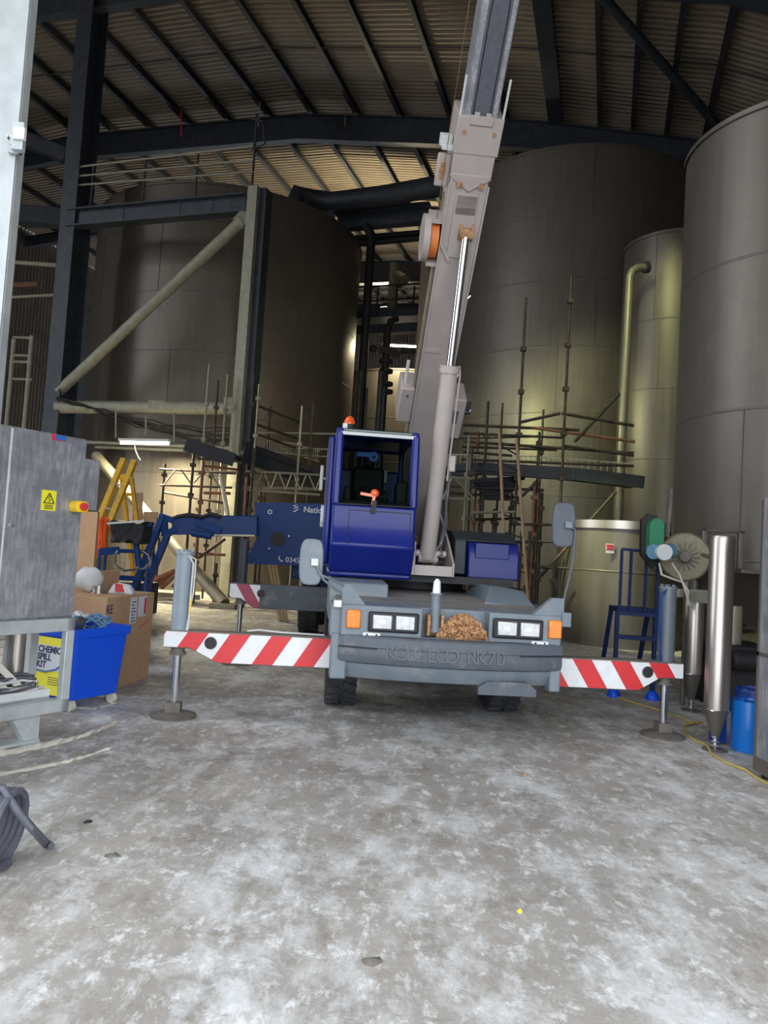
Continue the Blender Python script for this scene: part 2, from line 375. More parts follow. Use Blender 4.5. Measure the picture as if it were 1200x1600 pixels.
for t_, g in ((-8, 1), (-4, 1), (3.6, 1), (10.5, 1)):
    w = MB(); pts = [bw(s_, t_, zroof(s_) - .04) for s_ in ss[1:-2]]; w.path(pts, .025, 6)
    tag(w.build('sag_rod', M['purlin']), 'thin dark tie rod crossing under all the roof purlins', 'tie rod', 'tie rods between purlins')

# ================================================================ steel frame on the left
def column(s_, t_, top, w, h, m, label, name='steel_column', T=None):
    c = bw(s_, t_, 0) if T is None else V(T); k = MB()
    k.bar(c + br * 0 - bu * (h / 2 - .02), c - bu * (h / 2 - .02) + V((0, 0, top)), w, .04, bu)
    k.bar(c + bu * (h / 2 - .02), c + bu * (h / 2 - .02) + V((0, 0, top)), w, .04, bu)
    k.bar(c, c + V((0, 0, top)), .05, h - .08, bu)
    k.bar(c, c + V((0, 0, .04)), w + .2, h + .2, bu)
    return tag(k.build(name, m, smooth=0), label, 'column')
column(0, .05, zroof(0) - .5, .55, .75, M['darksteel'], 'tall dark blue-grey steel column behind the electrical cabinet')
gp = V((-4.12, 20.75, 0))
k = MB(); k.bar(gp + V((-.12, 0, 0)), gp + V((-.12, 0, 11.75)), .3, .42, bu)
k.mi = 1; k.bar(gp + V((.15, .1, 0)), gp + V((.15, .1, 11.75)), .24, .4, bu); k.mi = 0; k.bar(gp, gp + V((0, 0, .05)), .8, .7, bu)
tag(k.build('steel_post', [M['galv_warm'], M['darksteel']], smooth=0), 'pale green-grey steel post standing in front of the left tank', 'post')
w = MB(); w.ibeam(at(108, 343, 22.2), at(384, 319, 20.75), .35, .55, t=.04)
for q in (.3, .62, .8): p = at(108, 343, 22.2).lerp(at(384, 319, 20.75), q); w.bar(p - V((0, 0, .26)), p + V((0, 0, .26)), .3, .06, bu)
tag(w.build('cross_beam', M['darksteel'], smooth=0), 'dark steel beam joining the tall column to the pale post top', 'beam')
w = MB(); w.tube(at(92, 612, 22.2), at(378, 345, 20.7), .16, 14); w.bar(at(372, 350, 20.7), at(386, 335, 20.7), .2, .35)
tag(w.build('diagonal_brace', M['galv_warm']), 'long pale round brace slanting across the front of the left tank', 'brace')
w = MB(); w.tube(at(90, 636, 22.2), at(372, 638, 20.7), .19, 14); w.span(at(246, 628, 21.35) + V((-.2, -.22, 0)), at(260, 642, 21.35) + V((.0, .22, .0))); w.bar(at(352, 636, 20.8), at(366, 636, 20.8), .45, .45)
tag(w.build('horizontal_tube', [M['galv_warm']]), 'pale horizontal steel tube above the fluorescent lamp', 'tube')
w = MB(); w.tube(at(150, 712, 21.9), ground(350, 950) + V((0, 0, .1)), .15, 14); w.span(ground(350, 950) + V((-.3, -.3, 0)), ground(350, 950) + V((.3, .3, .12)))
tag(w.build('diagonal_brace', M['tan']), 'cream lower brace running down behind the yellow stepladder to the floor', 'brace')
w = MB(); w.tube(at(150, 698, 22.6), at(352, 706, 21), .05); w.tube(at(120, 690, 22.6), at(360, 700, 21), .05)
tag(w.build('cable_rail', M['galv_warm']), 'thin pale rail running just behind the fluorescent lamp', 'rail')
# guard rail on top of the beam
gr = thing('guard_rail', 'thin steel guard rail standing on the beam above the left tank', 'guard rail', at(240, 330, 21.5))
tops = [(140, 338, 255), (222, 325, 248), (304, 317, 241), (392, 312, 178)]
for x, y0, y1 in tops:
    Y = 22.2 - (x - 108) / 276 * 1.45; a = at(x, y0, Y); b = at(x, y1, Y); b = V((a.x, a.y, b.z)); MB().tube(a, b, .035, 8).build('rail_post', M['purlin'], gr)
def Yb(x): return 22.2 - (x - 108) / 276 * 1.45
for (xa, ya), (xb, yb) in (((112, 262), (396, 228)), ((112, 290), (396, 268)), ((112, 276), (396, 250))):
    MB().tube(at(xa, ya, Yb(xa)), at(xb, yb, Yb(xb)), .03, 8).build('rail', M['galv_warm'], gr)
MB().path([at(392, 185, 20.7), at(410, 190, 20.7), at(414, 225, 20.7), at(398, 232, 20.7)], .03).build('rail_gate', M['purlin'], gr)
# cables
w = MB()
for i in range(7):
    pts = []
    for q in range(13):
        f_ = q / 12; x = 88 + f_ * 300; y = 622 + 12 * f_ + 40 * math.sin(f_ * PI * .6) + random.uniform(-4, 4) + i * 4 * f_
        pts.append(at(x, y, 21.8 - 1.1 * f_ + .05 * i))
    w.path(pts, .022, 6)
tag(w.build('cable_bundle', M['black']), 'loose bundle of black cables sagging under the pale horizontal tube', 'cables')
# fluorescent lamp
def batten(name, c, d, L_, label, power, cords=None, group=None, drop=0):
    c = V(c); d = V(d).normalized(); t_ = thing(name, label, 'lamp', c, group)
    MB().bar(c - d * (L_ / 2), c + d * (L_ / 2), .16, .07).build('housing', M['lightgrey'], t_)
    MB().tube(c - d * (L_ / 2 - .04) - V((0, 0, .075)), c + d * (L_ / 2 - .04) - V((0, 0, .075)), .045, 12).build('tube', M['tube'], t_)
    if cords:
        for a, b in cords: MB().tube(a, b, .025, 6).build('hanger', M['galv_warm'], t_)
    l = light(name + '_light', 'AREA', c - V((0, 0, .14)), power, WARM, L_ - .1, sy=.12)
    l.rotation_euler = (0, 0, math.atan2(d.y, d.x)); return t_
lc = at(226, 688, 20.3); ld = V((.956, -.292, 0)) 
batten('fluorescent_lamp', lc, ld, 1.6, 'lit fluorescent batten hanging over the yellow stepladder', 800,
       [(at(181, 642, 20.5), at(181, 684, 20.5)), (at(272, 644, 20.1), at(272, 690, 20.1)), (at(228, 650, 20.35), at(228, 680, 20.35))])
w = MB(); w.path([at(210, 696, 20.3), at(212, 705, 20.3), at(216, 714, 20.3), at(219, 719, 20.3)], .009); tag(w.build('pull_cord', M['foot']), 'short pale cord dangling below the fluorescent lamp', 'cord')

# ================================================================ tanks
def tank(name, cx, cy, rad, z0_, z1_, rings, label, panels=(), legs=0, cone=0, m='steel', roofh=.5, seams=()):
    t_ = thing(name, label, 'tank', (cx, cy, 0))
    b = MB(); prof = []
    if cone: prof += [(rad * .12, z0_ - cone), (rad, z0_)]
    else: prof += [(0, z0_), (rad, z0_)]
    prof += [(rad, z1_)]
    b.lathe(prof, (cx, cy, 0), n=96); b.build('tank_shell', M[m], t_, smooth=35)
    tp = MB(); tp.lathe([(rad + .03, z1_ - .05), (rad + .03, z1_ + .02), (rad, z1_ + .03), (0.01, z1_ + roofh)], (cx, cy, 0), n=96); tp.build('tank_roof', M[m], t_)
    if rings or seams:
        sm = MB()
        for z in rings: sm.lathe([(rad + .001, z - .018), (rad + .006, z - .012), (rad + .006, z + .012), (rad + .001, z + .018)], (cx, cy, 0), n=96)
        for ang, za, zb in seams:
            a = R(ang); p = V((cx + rad * math.cos(a), cy + rad * math.sin(a), 0)); dd = V((math.cos(a), math.sin(a), 0))
            sm.bar(p + V((0, 0, za)), p + V((0, 0, zb)), .012, .03, dd)
        sm.build('weld_seams', M['steel_seam'], t_)
    for i in range(legs):
        a = 2 * PI * (i + .5) / legs; p = V((cx + rad * .85 * math.cos(a), cy + rad * .85 * math.sin(a), 0))
        MB().tube(p, p + V((0, 0, z0_ + .1)), .09, 12).build('leg', M[m], t_)
    return t_
tank('storage_tank', -6.3, 27.6, 4.83, 0, 12.85, [3.6, 5.5, 7.45, 9.35, 11.6], 'huge dark stainless steel tank behind the pale post on the left',
     seams=[(-125, 11.6, 12.8), (-105, 9.35, 11.6), (-118, 7.45, 9.35), (-98, 5.5, 7.45), (-130, 3.6, 5.5), (-75, 7.45, 9.35), (-60, 5.5, 7.45), (-110, 0, 3.6), (-138, 9.35, 11.6)])
tank('storage_tank', 5.75, 24.0, 3.95, 0, 13.3, [3.4, 5.7, 7.57, 9.46, 11.3], 'tallest stainless steel tank directly right of the crane boom',
     seams=[(-97, 11.3, 13.3), (-104, 9.46, 11.3), (-94, 7.57, 9.46), (-108, 5.7, 7.57), (-90, 3.4, 5.7), (-80, 7.57, 11.3), (-72, 5.7, 7.57), (-101, 0, 3.4)])
tank('narrow_tank', 7.1, 18.6, 1.28, 0, 9.75, [2.6, 4.2, 5.9, 7.6], 'narrow greenish tall tank squeezed between two bigger tanks', seams=[(-125, 5.9, 7.6), (-110, 4.2, 5.9), (-132, 7.6, 9.7)])
tank('cone_bottom_tank', 5.78, 10.5, 1.57, 1.62, 7.75, [1.75, 3.72, 5.75], 'large close stainless tank with cone bottom at right edge', legs=3, cone=1.0,
     seams=[(-110, 3.72, 5.75), (-140, 1.75, 3.72), (-125, 5.75, 7.7)])
st = tank('mixing_tank', 4.98, 15.4, 1.22, 0, 2.42, [1.47], 'short open-topped greenish tank behind the blue step platform', roofh=.02)
w = MB(); w.lathe([(1.22, 2.30), (1.27, 2.30), (1.27, 2.46), (1.19, 2.46)], (4.98, 15.4, 0), n=72); w.build('rim', M['steel_bright'], st)
lp = at(953, 857, 14.24); w = MB(); w.box(lp, (.16, .01, .18)); w.build('warning_label', M['paper'], st)
w = MB(); w.box(lp + V((0, -.008, .05)), (.14, .01, .05)); w.box(lp + V((0, -.008, -.01)), (.14, .01, .04)); w.build('label_print', M['labelred'], st)
tank('storage_tank', .8, 36.0, 3.6, 0, 9.7, [3.5, 5.5, 7.5], 'farthest tank, pale top showing in the gap left of the boom')
# far pale tank behind left clutter is part of left tank; pipe down the narrow tank
pt = thing('downpipe', 'pale lagged pipe rising beside the narrow greenish tank', 'pipe', at(966, 812, 17.2))
a = at(966, 815, 17.2); b = at(986, 432, 17.2); b = V((a.x + .02, a.y, b.z))
MB().path([V((a.x, a.y, 2.5)), b, b + V((.06, .02, .14)), b + V((.18, .06, .24)), b + V((.36, .1, .28))], .095, 14).build('pipe_run', M['tan'], pt)
MB().tube(b + V((.36, .1, .28)), b + V((.46, .12, .3)), .14, 14).build('flange', M['darksteel'], pt)
MB().tube(V((a.x, a.y, 0)), V((a.x, a.y, 2.5)), .06, 10).build('support_leg', M['darksteel'], pt)

# ================================================================ back gap: pipes, walkways
w = MB(); w.path([at(440, 330, 27.5) + V((0, 0, -1)), at(470, 300, 27.5), at(490, 312, 27), at(520, 316, 26.6), at(600, 306, 26), at(690, 290, 25.5)], .36, 20)
w.bar(at(519, 318, 26.6), at(519, 350, 26.6), .2, .2)
tag(w.build('overhead_duct', M['darksteel']), 'fat dark horizontal pipe with elbow leaving the left tank top', 'pipe')
w = MB(); w.bar(at(525, 333, 27.3), at(672, 322, 26.3), .3, .22); w.bar(at(530, 350, 27.5), at(668, 338, 26.5), .4, .5)
tag(w.build('cross_beam', M['darksteel']), 'dark steel beam just below the fat overhead pipe', 'beam')
w = MB(); w.tube(at(553, 372, 28), at(672, 362, 27.4), .10); w.tube(at(553, 381, 28), at(672, 370, 27.4), .13); tag(w.build('pipe_pair', M['black']), 'pair of thin black pipes crossing the lit roof in the gap', 'pipes')
w = MB(); p = at(579, 385, 27); w.path([at(571, 352, 27), at(581, 368, 27), V((at(580, 376, 27).x, 27, at(580, 376, 27).z)), V((p.x, 27, 6)), V((p.x, 27, 0))], .16, 14)
tag(w.build('riser_pipe', M['black']), 'thick black pipe rising beside the right side of the left tank', 'pipe')
for x, label in ((568, 'left'), (590, 'right')): pass
w = MB(); p = at(605, 520, 27); w.path([V((p.x, 27, 0)), V((p.x, 27, p.z)), V((p.x + .12, 27, p.z + .45)), V((p.x + .3, 27.2, p.z + .6))], .14, 12)
for y in (565, 580, 600, 612): q = at(603, y, 27); w.tube(q - V((0, 0, .06)), q + V((0, 0, .06)), .26, 12)
tag(w.build('valve_pipe', M['black']), 'black pipe with flanged valves in the gap between tanks', 'pipe')
column(0, 0, 12.2, .3, .7, M['brown'], 'brown-black vertical column hidden partly behind the crane boom', T=at(663, 500, 26) * 1 - V((0, 0, at(663, 500, 26).z)))
wk = thing('walkway', 'dark raised walkway with handrails in the gap between tanks', 'walkway', at(620, 495, 30))
MB().bar(at(548, 498, 30.3), at(668, 492, 29.7), 1.0, .32).build('deck', M['darksteel'], wk)
MB().bar(at(548, 518, 29.8), at(668, 512, 29.2), .4, .36).build('support_beam', M['darksteel'], wk)
for x in (556, 588, 618, 645): q = at(x, 494, 29.6); MB().tube(q, q + V((0, 0, 1.25)), .035, 6).build('rail_post', M['black'], wk)
for dz in (.65, 1.25): MB().tube(at(550, 496, 29.6) + V((0, 0, dz)), at(668, 490, 29.3) + V((0, 0, dz)), .035, 6).build('handrail', M['black'], wk)
w = MB(); w.bar(at(545, 430, 33.5), at(680, 425, 32.5), .3, .9); tag(w.build('cross_beam', M['purlin']), 'wide grey beam under the roof at the far end of the gap', 'beam')
w = MB(); q = at(612, 490, 31.5); w.tube(q, q + V((0, 0, 2.2)), .22, 10); w.tube(at(618, 430, 31.5), at(632, 438, 31), .24, 12); tag(w.build('vent_pipe', M['tan']), 'pale pipe and elbow standing behind the far walkway', 'pipe')
for i, y in enumerate((452, 462, 470)): 
    w = MB(); w.tube(at(548, y + 2, 32), at(672, y - 2, 31.4), .06); tag(w.build('service_pipe', M['wire']), 'thin pale horizontal pipe above the far walkway', 'pipe', 'thin pipes above the far walkway')
batten('fluorescent_lamp', at(625, 538, 31.6), (1, -.05, 0), 1.5, 'far fluorescent lamp glowing over the pale tank in the gap', 300)
w = MB(); w.ball(at(583, 545, 27), .14); w.tube(at(583, 545, 27), at(590, 548, 27), .12); w.bar(at(592, 545, 27), at(625, 555, 27), .3, .2); w.bar(at(625, 548, 27), at(662, 548, 27), .3, .14); tag(w.build('pipe_fitting', M['black']), 'dark bracket and valve fittings below the far walkway', 'fittings')
for x, r_ in ((560, .08), (571, .05), (592, .1), (598, .06)):
    q = at(x, 640, 26.5); w = MB(); w.tube(V((q.x, 26.5, 0)), V((q.x, 26.5, q.z + (1.4 if r_ > .07 else .8))), r_, 10); tag(w.build('riser_pipe', M['darksteel']), 'slim dark upright pipe rising behind the crane cab roof', 'pipe', 'slim upright pipes behind the cab')

# dark services zone left of the tall column
for i, (x0, y0, x1, y1, Y, h, mt, nm, lab) in enumerate([
    (30, 215, 105, 245, 24, .45, 'darksteel', 'cross_beam', 'dark beam high between the near galvanised post and tall column'),
    (25, 335, 180, 350, 26, .6, 'darksteel', 'cross_beam', 'dark beam level with the left tank top, left of the tall column'),
    (18, 410, 105, 416, 25, .12, 'tan', 'service_pipe', 'short pale pipe left of the tall column, upper one'),
    (14, 465, 100, 460, 25, .08, 'tan', 'service_pipe', 'thin pale pipe left of the tall column, middle one'),
    (10, 447, 60, 444, 25, .16, 'scaf_rust', 'service_pipe', 'rusty orange pipe stub left of the tall column')]):
    w = MB(); w.bar(at(x0, y0, Y), at(x1, y1, Y), h * .8, h); tag(w.build(nm, M[mt]), lab, 'beam' if nm == 'cross_beam' else 'pipe')
lf = thing('ladder_frame', 'upright pale ladder frame left of the tall column above the cabinet', 'frame', at(30, 650, 23))
for x0, y0, x1, y1 in ((50, 525, 42, 680), (22, 530, 12, 680)): MB().tube(at(x0, y0, 23), V((at(x0, y0, 23).x, 23, 0)), .07, 8).build('upright', M['galv_warm'], lf)
for y in (527, 555, 565, 592): MB().tube(at(20, y, 23), at(50, y + 1, 23), .04, 8).build('rung', M['galv_warm'], lf)
ct = thing('cable_ladder', 'vertical black cable ladder on the right of the tall column', 'cable ladder', at(105, 600, 23))
for x in (100, 113): a = at(x, 660, 23); MB().tube(V((a.x, a.y, a.z)), V((a.x, a.y, at(x, 380, 23).z)), .03, 6).build('upright', M['black'], ct)
for i in range(22): z = at(106, 655, 23).z + i * .24; a = at(100, 600, 23); b = at(113, 600, 23); MB().tube(V((a.x, a.y, z)), V((b.x, b.y, z)), .018, 5).build('rung', M['black'], ct)
w = MB(); a = at(118, 600, 27); b = at(165, 600, 27); w.span((a.x, 27, 0), (b.x, 27.4, 10)); tag(w.build('wall_panel', M['darksteel']), 'dark blue panel between the tall column and left tank', 'panel')
# roof-level clutter by the post top
w = MB(); w.tube(at(133, 340, 24), at(136, 258, 24), .07); w.mi = 0; tag(w.build('hanging_hose', M['redfaded']), 'dark red hanging strap beside the tall column near the roof', 'strap')
w = MB(); w.tube(at(283, 172, 28), at(283, 212, 28), .03, 6); tag(w.build('hanger_rod', M['labelred']), 'thin reddish rod hanging from the roof beam, left part', 'rod')
for x, y in ((541, 160), (406, 160), (842, 195), (981, 205)):
    w = MB(); a = at(x, y, 27.6); w.tube(a, a - V((0, 0, .95)), .025, 6); tag(w.build('hanger_rod', M['wire']), 'thin pale rod hanging against the long haunched roof beam', 'rod', 'thin rods on the long roof beam')

# ================================================================ scaffolds
def coupler(w, p): w.box(p, (.12, .12, .09))
def scaffold(name, label, spots, z_l, deck=None, mats=('scaf',), braces=(), tops=None):
    t_ = thing(name, label, 'scaffold', V((spots[0][0], spots[0][1], 0)))
    for i, sp in enumerate(spots):
        x, y, z0_, z1_ = sp[:4]; mt = M[mats[i % len(mats)]]
        w = MB(); w.tube((x, y, z0_), (x, y, z1_), .03, 8)
        z = z0_ + .5
        while z < z1_ - .2: coupler(w, V((x, y, z))); z += .95
        w.build('standard', mt, t_)
    return t_
def ring(cx, cy, r, a0, a1, n=10, z=0): return [V((cx + r * math.cos(R(a0 + (a1 - a0) * i / n)), cy + r * math.sin(R(a0 + (a1 - a0) * i / n)), z)) for i in range(n + 1)]
# right scaffold around the tall tank right of the boom
sc = []
def up(x, ytop, Y, ybot=None):
    a = at(x, ytop, Y); return (a.x, a.y, 0.0, a.z)
spots = [up(822, 465, 16.0), up(893, 430, 15.5), up(763, 627, 16.5), up(785, 630, 17.5), up(849, 640, 18.5), up(733, 680, 16.0), up(748, 675, 17.5), up(738, 700, 15.6), up(843, 675, 17.0), up(815, 830, 15.3), up(772, 795, 16.5)]
sr = scaffold('scaffold', 'dark tube scaffold wrapping the tall tank right of the boom', spots, 0, mats=('scaf', 'scaf', 'scaf', 'scaf', 'scaf', 'scaf_light', 'scaf_rust'))
for (x0, y0, Y0), (x1, y1, Y1), r_, mt in [
    ((724, 664, 17), (905, 672, 17), .035, 'scaf'), ((724, 677, 17), (880, 684, 17), .03, 'scaf'), ((812, 660, 16), (875, 646, 15.5), .035, 'scaf'), ((878, 646, 15.5), (990, 665, 15.5), .035, 'scaf'),
    ((830, 668, 16.5), (992, 690, 16), .035, 'scaf_rust'), ((724, 690, 17.6), (990, 708, 16.2), .035, 'scaf'), ((722, 698, 17), (870, 703, 17), .03, 'scaf'), ((878, 696, 15.6), (990, 712, 15.6), .03, 'scaf'),
    ((734, 801, 16), (806, 800, 16), .03, 'scaf_light'), ((800, 819, 15.6), (865, 820, 15.6), .03, 'scaf'), ((724, 706, 17), (800, 712, 17), .03, 'scaf'), ((742, 812, 16), (812, 810, 17), .03, 'scaf')]:
    MB().tube(at(x0, y0, Y0), at(x1, y1, Y1), r_, 8).build('ledger', M[mt], sr)
for x, y0, Y, mt in ((735, 712, 16.2, 'scaf_light'), (752, 760, 17, 'scaf'), (800, 770, 16.4, 'scaf'), (836, 752, 16, 'scaf_rust'), (847, 770, 16.6, 'scaf'), (866, 880, 14.6, 'scaf'), (828, 830, 15, 'scaf')):
    a = at(x, y0, Y); w = MB(); w.tube(V((a.x, a.y, 0)), a, .035, 8)
    for q in range(4): coupler(w, V((a.x, a.y, a.z - .35 - q * .8)))
    w.build('standard', M[mt], sr)
for (x0, y0, Y0), (x1, y1, Y1) in [((700, 760, 16.5), (850, 766, 16)), ((700, 770, 17), (815, 778, 17)), ((800, 847, 15.2), (870, 846, 15)), ((838, 886, 14.8), (885, 888, 14.6)), ((700, 685, 18), (830, 682, 18)), ((720, 718, 16.3), (990, 728, 15.8))]:
    MB().tube(at(x0, y0, Y0), at(x1, y1, Y1), .03, 8).build('ledger', M['scaf'], sr)
for (x0, y0), (x1, y1), Y in [((968, 615), (898, 690), 16.2), ((962, 768), (845, 900), 15.6), ((840, 752), (800, 790), 16), ((910, 830), (838, 905), 15)]:
    MB().tube(at(x0, y0, Y), at(x1, y1, Y), .035, 8).build('brace', M['scaf'], sr)
dk = MB(); pts = [at(700, 738, 17.3), at(745, 735, 16.8), at(815, 739, 16.3), at(890, 744, 16), at(960, 752, 16), at(995, 757, 16)]
for a, b in zip(pts, pts[1:]): dk.bar(a, b, .9, .10); dk.bar(a + V((0, -.45, .0)), b + V((0, -.45, .0)), .05, .26)
dk.build('deck', M['mesh'], sr)
un = MB()
for i in range(6): un.bar(at(742 + i * 3, 752 + i * 5, 16.3 + i * .1), at(812 - i * 4, 748 + i * 6, 16.6), .5, .09)
un.build('stacked_boards', M['mesh'], sr)
ln = MB()   # lattice beam
a, b = at(690, 745, 15.4), at(738, 748, 15.4); c, d = at(692, 779, 15.4), at(742, 780, 15.4)
ln.tube(a, b, .03, 6); ln.tube(c, d, .03, 6); ln.tube(c, a.lerp(b, .35), .02, 6); ln.tube(a.lerp(b, .4), d, .02, 6); ln.build('lattice_beam', M['scaf_light'], sr)
ms = MB(); top = [at(x, y, 17.6 - (x - 700) / 300) for x, y in ((700, 710), (760, 711), (830, 713), (900, 718), (990, 725))]
for dz in (0, -.3):
    for a, b in zip(top, top[1:]): ms.tube(a + V((0, 0, dz)), b + V((0, 0, dz)), .014, 5)
for a, b in zip(top, top[1:]):
    for i in range(9): p = a.lerp(b, i / 9); ms.tube(p, p - V((0, 0, .3)), .010, 4)
ms.build('mesh_guard', M['wire'], sr)
# left scaffold round the left tank
spots = [up(397, 585, 19.5), up(405, 600, 18.6), up(423, 634, 20.6), up(472, 634, 19.6), up(490, 628, 20.4), up(327, 570, 19.8), up(341, 595, 20.2), up(356, 585, 20.4), up(397, 700, 18.2)]
sl = scaffold('scaffold', 'dark scaffold round the left tank, either side of the pale post', spots, 0, mats=('scaf', 'scaf_light', 'scaf', 'scaf_light'))
for (x0, y0, Y0), (x1, y1, Y1), r_, mt in [
    ((396, 631, 19.6), (468, 660, 20.6), .035, 'scaf'), ((400, 663, 19.6), (470, 687, 20.6), .035, 'scaf'), ((400, 678, 19.6), (468, 702, 20.6), .03, 'scaf'), ((398, 676, 20.5), (528, 678, 20.5), .03, 'scaf_light'),
    ((470, 701, 20.5), (515, 702, 20.5), .03, 'scaf_light'), ((440, 701, 20.5), (475, 701, 20.5), .02, 'scaf_light'), ((470, 711, 20.5), (515, 714, 20.5), .02, 'scaf_light'),
    ((300, 708, 19.2), (372, 718, 19), .05, 'scaf_light'), ((310, 717, 19.2), (372, 721, 19), .03, 'scaf'), ((316, 728, 19), (372, 734, 19), .035, 'scaf_rust'), ((318, 737, 19.4), (372, 738, 19), .03, 'scaf_light'),
    ((250, 733, 20), (368, 740, 19), .03, 'scaf'), ((250, 758, 20), (362, 762, 19), .03, 'scaf'), ((255, 769, 20.3), (355, 787, 19.6), .035, 'scaf'), ((318, 770, 19), (360, 771, 19), .04, 'scaf_rust'),
    ((385, 762, 19), (500, 764, 19), .04, 'scaf_light'), ((385, 765, 18.8), (500, 773, 18.8), .03, 'scaf_light'), ((380, 738, 19), (440, 741, 19), .03, 'scaf'), ((310, 865, 18.5), (352, 867, 18.5), .035, 'scaf_rust'),
    ((232, 920, 19), (305, 870, 18.5), .05, 'scaf_rust'), ((310, 872, 18.5), (352, 842, 18.5), .04, 'scaf')]:
    MB().tube(at(x0, y0, Y0), at(x1, y1, Y1), r_, 8).build('ledger', M[mt], sl)
for x, y0, y1, Y, mt in ((303, 708, 870, 18.4, 'scaf'), (318, 720, 875, 18.5, 'scaf_rust'), (258, 725, 905, 20, 'scaf'), (338, 880, 925, 18.6, 'scaf'), (386, 745, 890, 18.6, 'scaf_rust'), (408, 760, 900, 19, 'scaf')):
    a = at(x, y0, Y); w = MB(); w.tube(V((a.x - .0, a.y, 0)), a, .035, 8)
    for q in range(4): coupler(w, V((a.x, a.y, a.z - .3 - q * .75)))
    w.build('standard', M[mt], sl)
w = MB(); w.tube(at(345, 745, 18.8), at(356, 805, 18.6), .055, 8); w.build('timber_pole', M['cream'], sl)
dk = MB(); pts = [at(297, 697, 18.9), at(372, 716, 18.9)]; dk.bar(pts[0], pts[1], .9, .12); dk.bar(pts[0] + V((0, -.45, -.02)), pts[1] + V((0, -.45, -.1)), .04, .34)
pts = [at(386, 705, 19.6), at(420, 716, 20), at(470, 735, 20.6), at(500, 748, 21)]
for i in range(3): dk.bar(pts[i], pts[i + 1], 1.0, .1); dk.bar(pts[i] + V((0, -.5, -.1)), pts[i + 1] + V((0, -.5, -.1)), .04, .55)
dk.build('deck', M['mesh'], sl)
ln = MB(); a, b, c, d = at(384, 736, 18.7), at(500, 742, 18.7), at(384, 763, 18.7), at(500, 767, 18.7)
ln.tube(a, b, .03, 6)
for i in range(5): p = a.lerp(b, i / 5 + .05); q = c.lerp(d, i / 5 + .14); r2 = a.lerp(b, i / 5 + .22); ln.tube(p, q, .02, 6); ln.tube(q, r2, .02, 6)
a, b, c, d = at(258, 733, 19.7), at(300, 735, 19.5), at(256, 757, 19.7), at(300, 758, 19.5); ln.tube(c, a.lerp(b, .4), .02, 6); ln.tube(a.lerp(b, .6), d, .02, 6)
ln.tube(at(303, 755, 18.4), at(322, 732, 18.5), .02, 6); ln.tube(at(322, 732, 18.5), at(345, 762, 18.6), .02, 6)
ln.build('lattice_beam', M['scaf_light'], sl)
ms = MB(); top = [at(418, 688, 20.2), at(460, 693, 20.6), at(500, 705, 21)]
for dz in (0, -.3):
    for a, b in zip(top, top[1:]): ms.tube(a + V((0, 0, dz)), b + V((0, 0, dz)), .014, 5)
for a, b in zip(top, top[1:]):
    for i in range(12): p = a.lerp(b, i / 12); ms.tube(p, p - V((0, 0, .3)), .012, 4)
ms.build('mesh_guard', M['wire'], sl)
# leaning site ladder on right scaffold
ll = thing('pole_ladder', 'long pale wooden pole ladder leaning against the right scaffold', 'ladder', V((at(825, 908, 14.2).x, 14.2, 0)))
def ext(a, b, z): return a + (b - a) * ((z - a.z) / (b.z - a.z))
r1a, r1b = at(807, 686, 14.9), at(822, 900, 14.3); r2a, r2b = at(780, 670, 14.9), at(789, 880, 14.3)
r1b = ext(r1a, r1b, 0); r2b = ext(r2a, r2b, 0)
MB().tube(r1a, r1b, .032, 8).build('stile', M['wood'], ll); MB().tube(r2a, r2b, .032, 8).build('stile', M['wood'], ll)
for i in range(1, 12): MB().tube(r1a.lerp(r1b, i / 12), r2a.lerp(r2b, i / 12), .017, 6).build('rung', M['scaf'], ll)

# ================================================================ blue boom lift
LY = 13.0
lf = thing('boom_lift', 'blue telescopic boom lift parked behind the crane cab, work basket at left', 'boom lift', (at(470, 985, 14.0).x, 13.6, 0))
w = MB(); poly = [(397, 785), (510, 787), (512, 885), (385, 881), (382, 878), (403, 838)]
P = [at(x, y, LY) for x, y in poly]
hole_c = at(434, 842, LY)
w.add([p for p in P] + [p + V((0, .12, 0)) for p in P], [tuple(range(6)), tuple(range(6, 12))[::-1]] + [(i, (i + 1) % 6, 6 + (i + 1) % 6, 6 + i) for i in range(6)])
w.build('turret_side', M['blue2'], lf, smooth=0)
MB().span(at(410, 800, LY) + V((0, .14, 0)), at(530, 880, LY) + V((.6, 1.6, 0))).build('turret_body', M['blue2'], lf, bevel=.03)
w = MB(); w.lathe([(.12, 0), (.13, .02), (0.001, .02)], (0, 0, 0), frame(hole_c - V((0, .001, 0)), (1, 0, 0), (0, 0, 1))); w.build('access_hole', M['black'], lf)
w = MB(); w.lathe([(.025, 0), (.04, 0), (.04, .02), (.025, .02)], (0, 0, 0), frame(at(422, 800, LY), (1, 0, 0), (0, 0, 1)), n=20); w.build('pivot_ring', M['whitep'], lf)
for x, y in ((452, 838), (421, 857)): MB().ball(at(x, y, LY - .02), .025).build('bolt', M['chrome'], lf)
TF = frame(at(474, 800, LY) - V((0, .012, 0)), (1, 0, -.012), (0, 0, 1)); text('lettering', 'Nationwide', .145, TF, M['textwhite'], lf, bold=.003, label='white lettering on blue panel')
w = MB(); q = at(463, 795, LY - .012)
for sx_, sz in ((-.035, .05), (.0, .025), (-.035, 0), (.0, -.025), (-.035, -.05)): w.bar(q + V((sx_ - .02, 0, sz)), q + V((sx_ + .045, 0, sz + .02)), .01, .016, V((0, 1, 0)))
w.bar(q + V((-.05, 0, .06)), q + V((.04, 0, -.01)), .01, .02, V((0, 1, 0))); w.bar(q + V((.05, 0, .0)), q + V((-.04, 0, -.06)), .01, .02, V((0, 1, 0)))
w.build('company_emblem', M['textwhite'], lf)
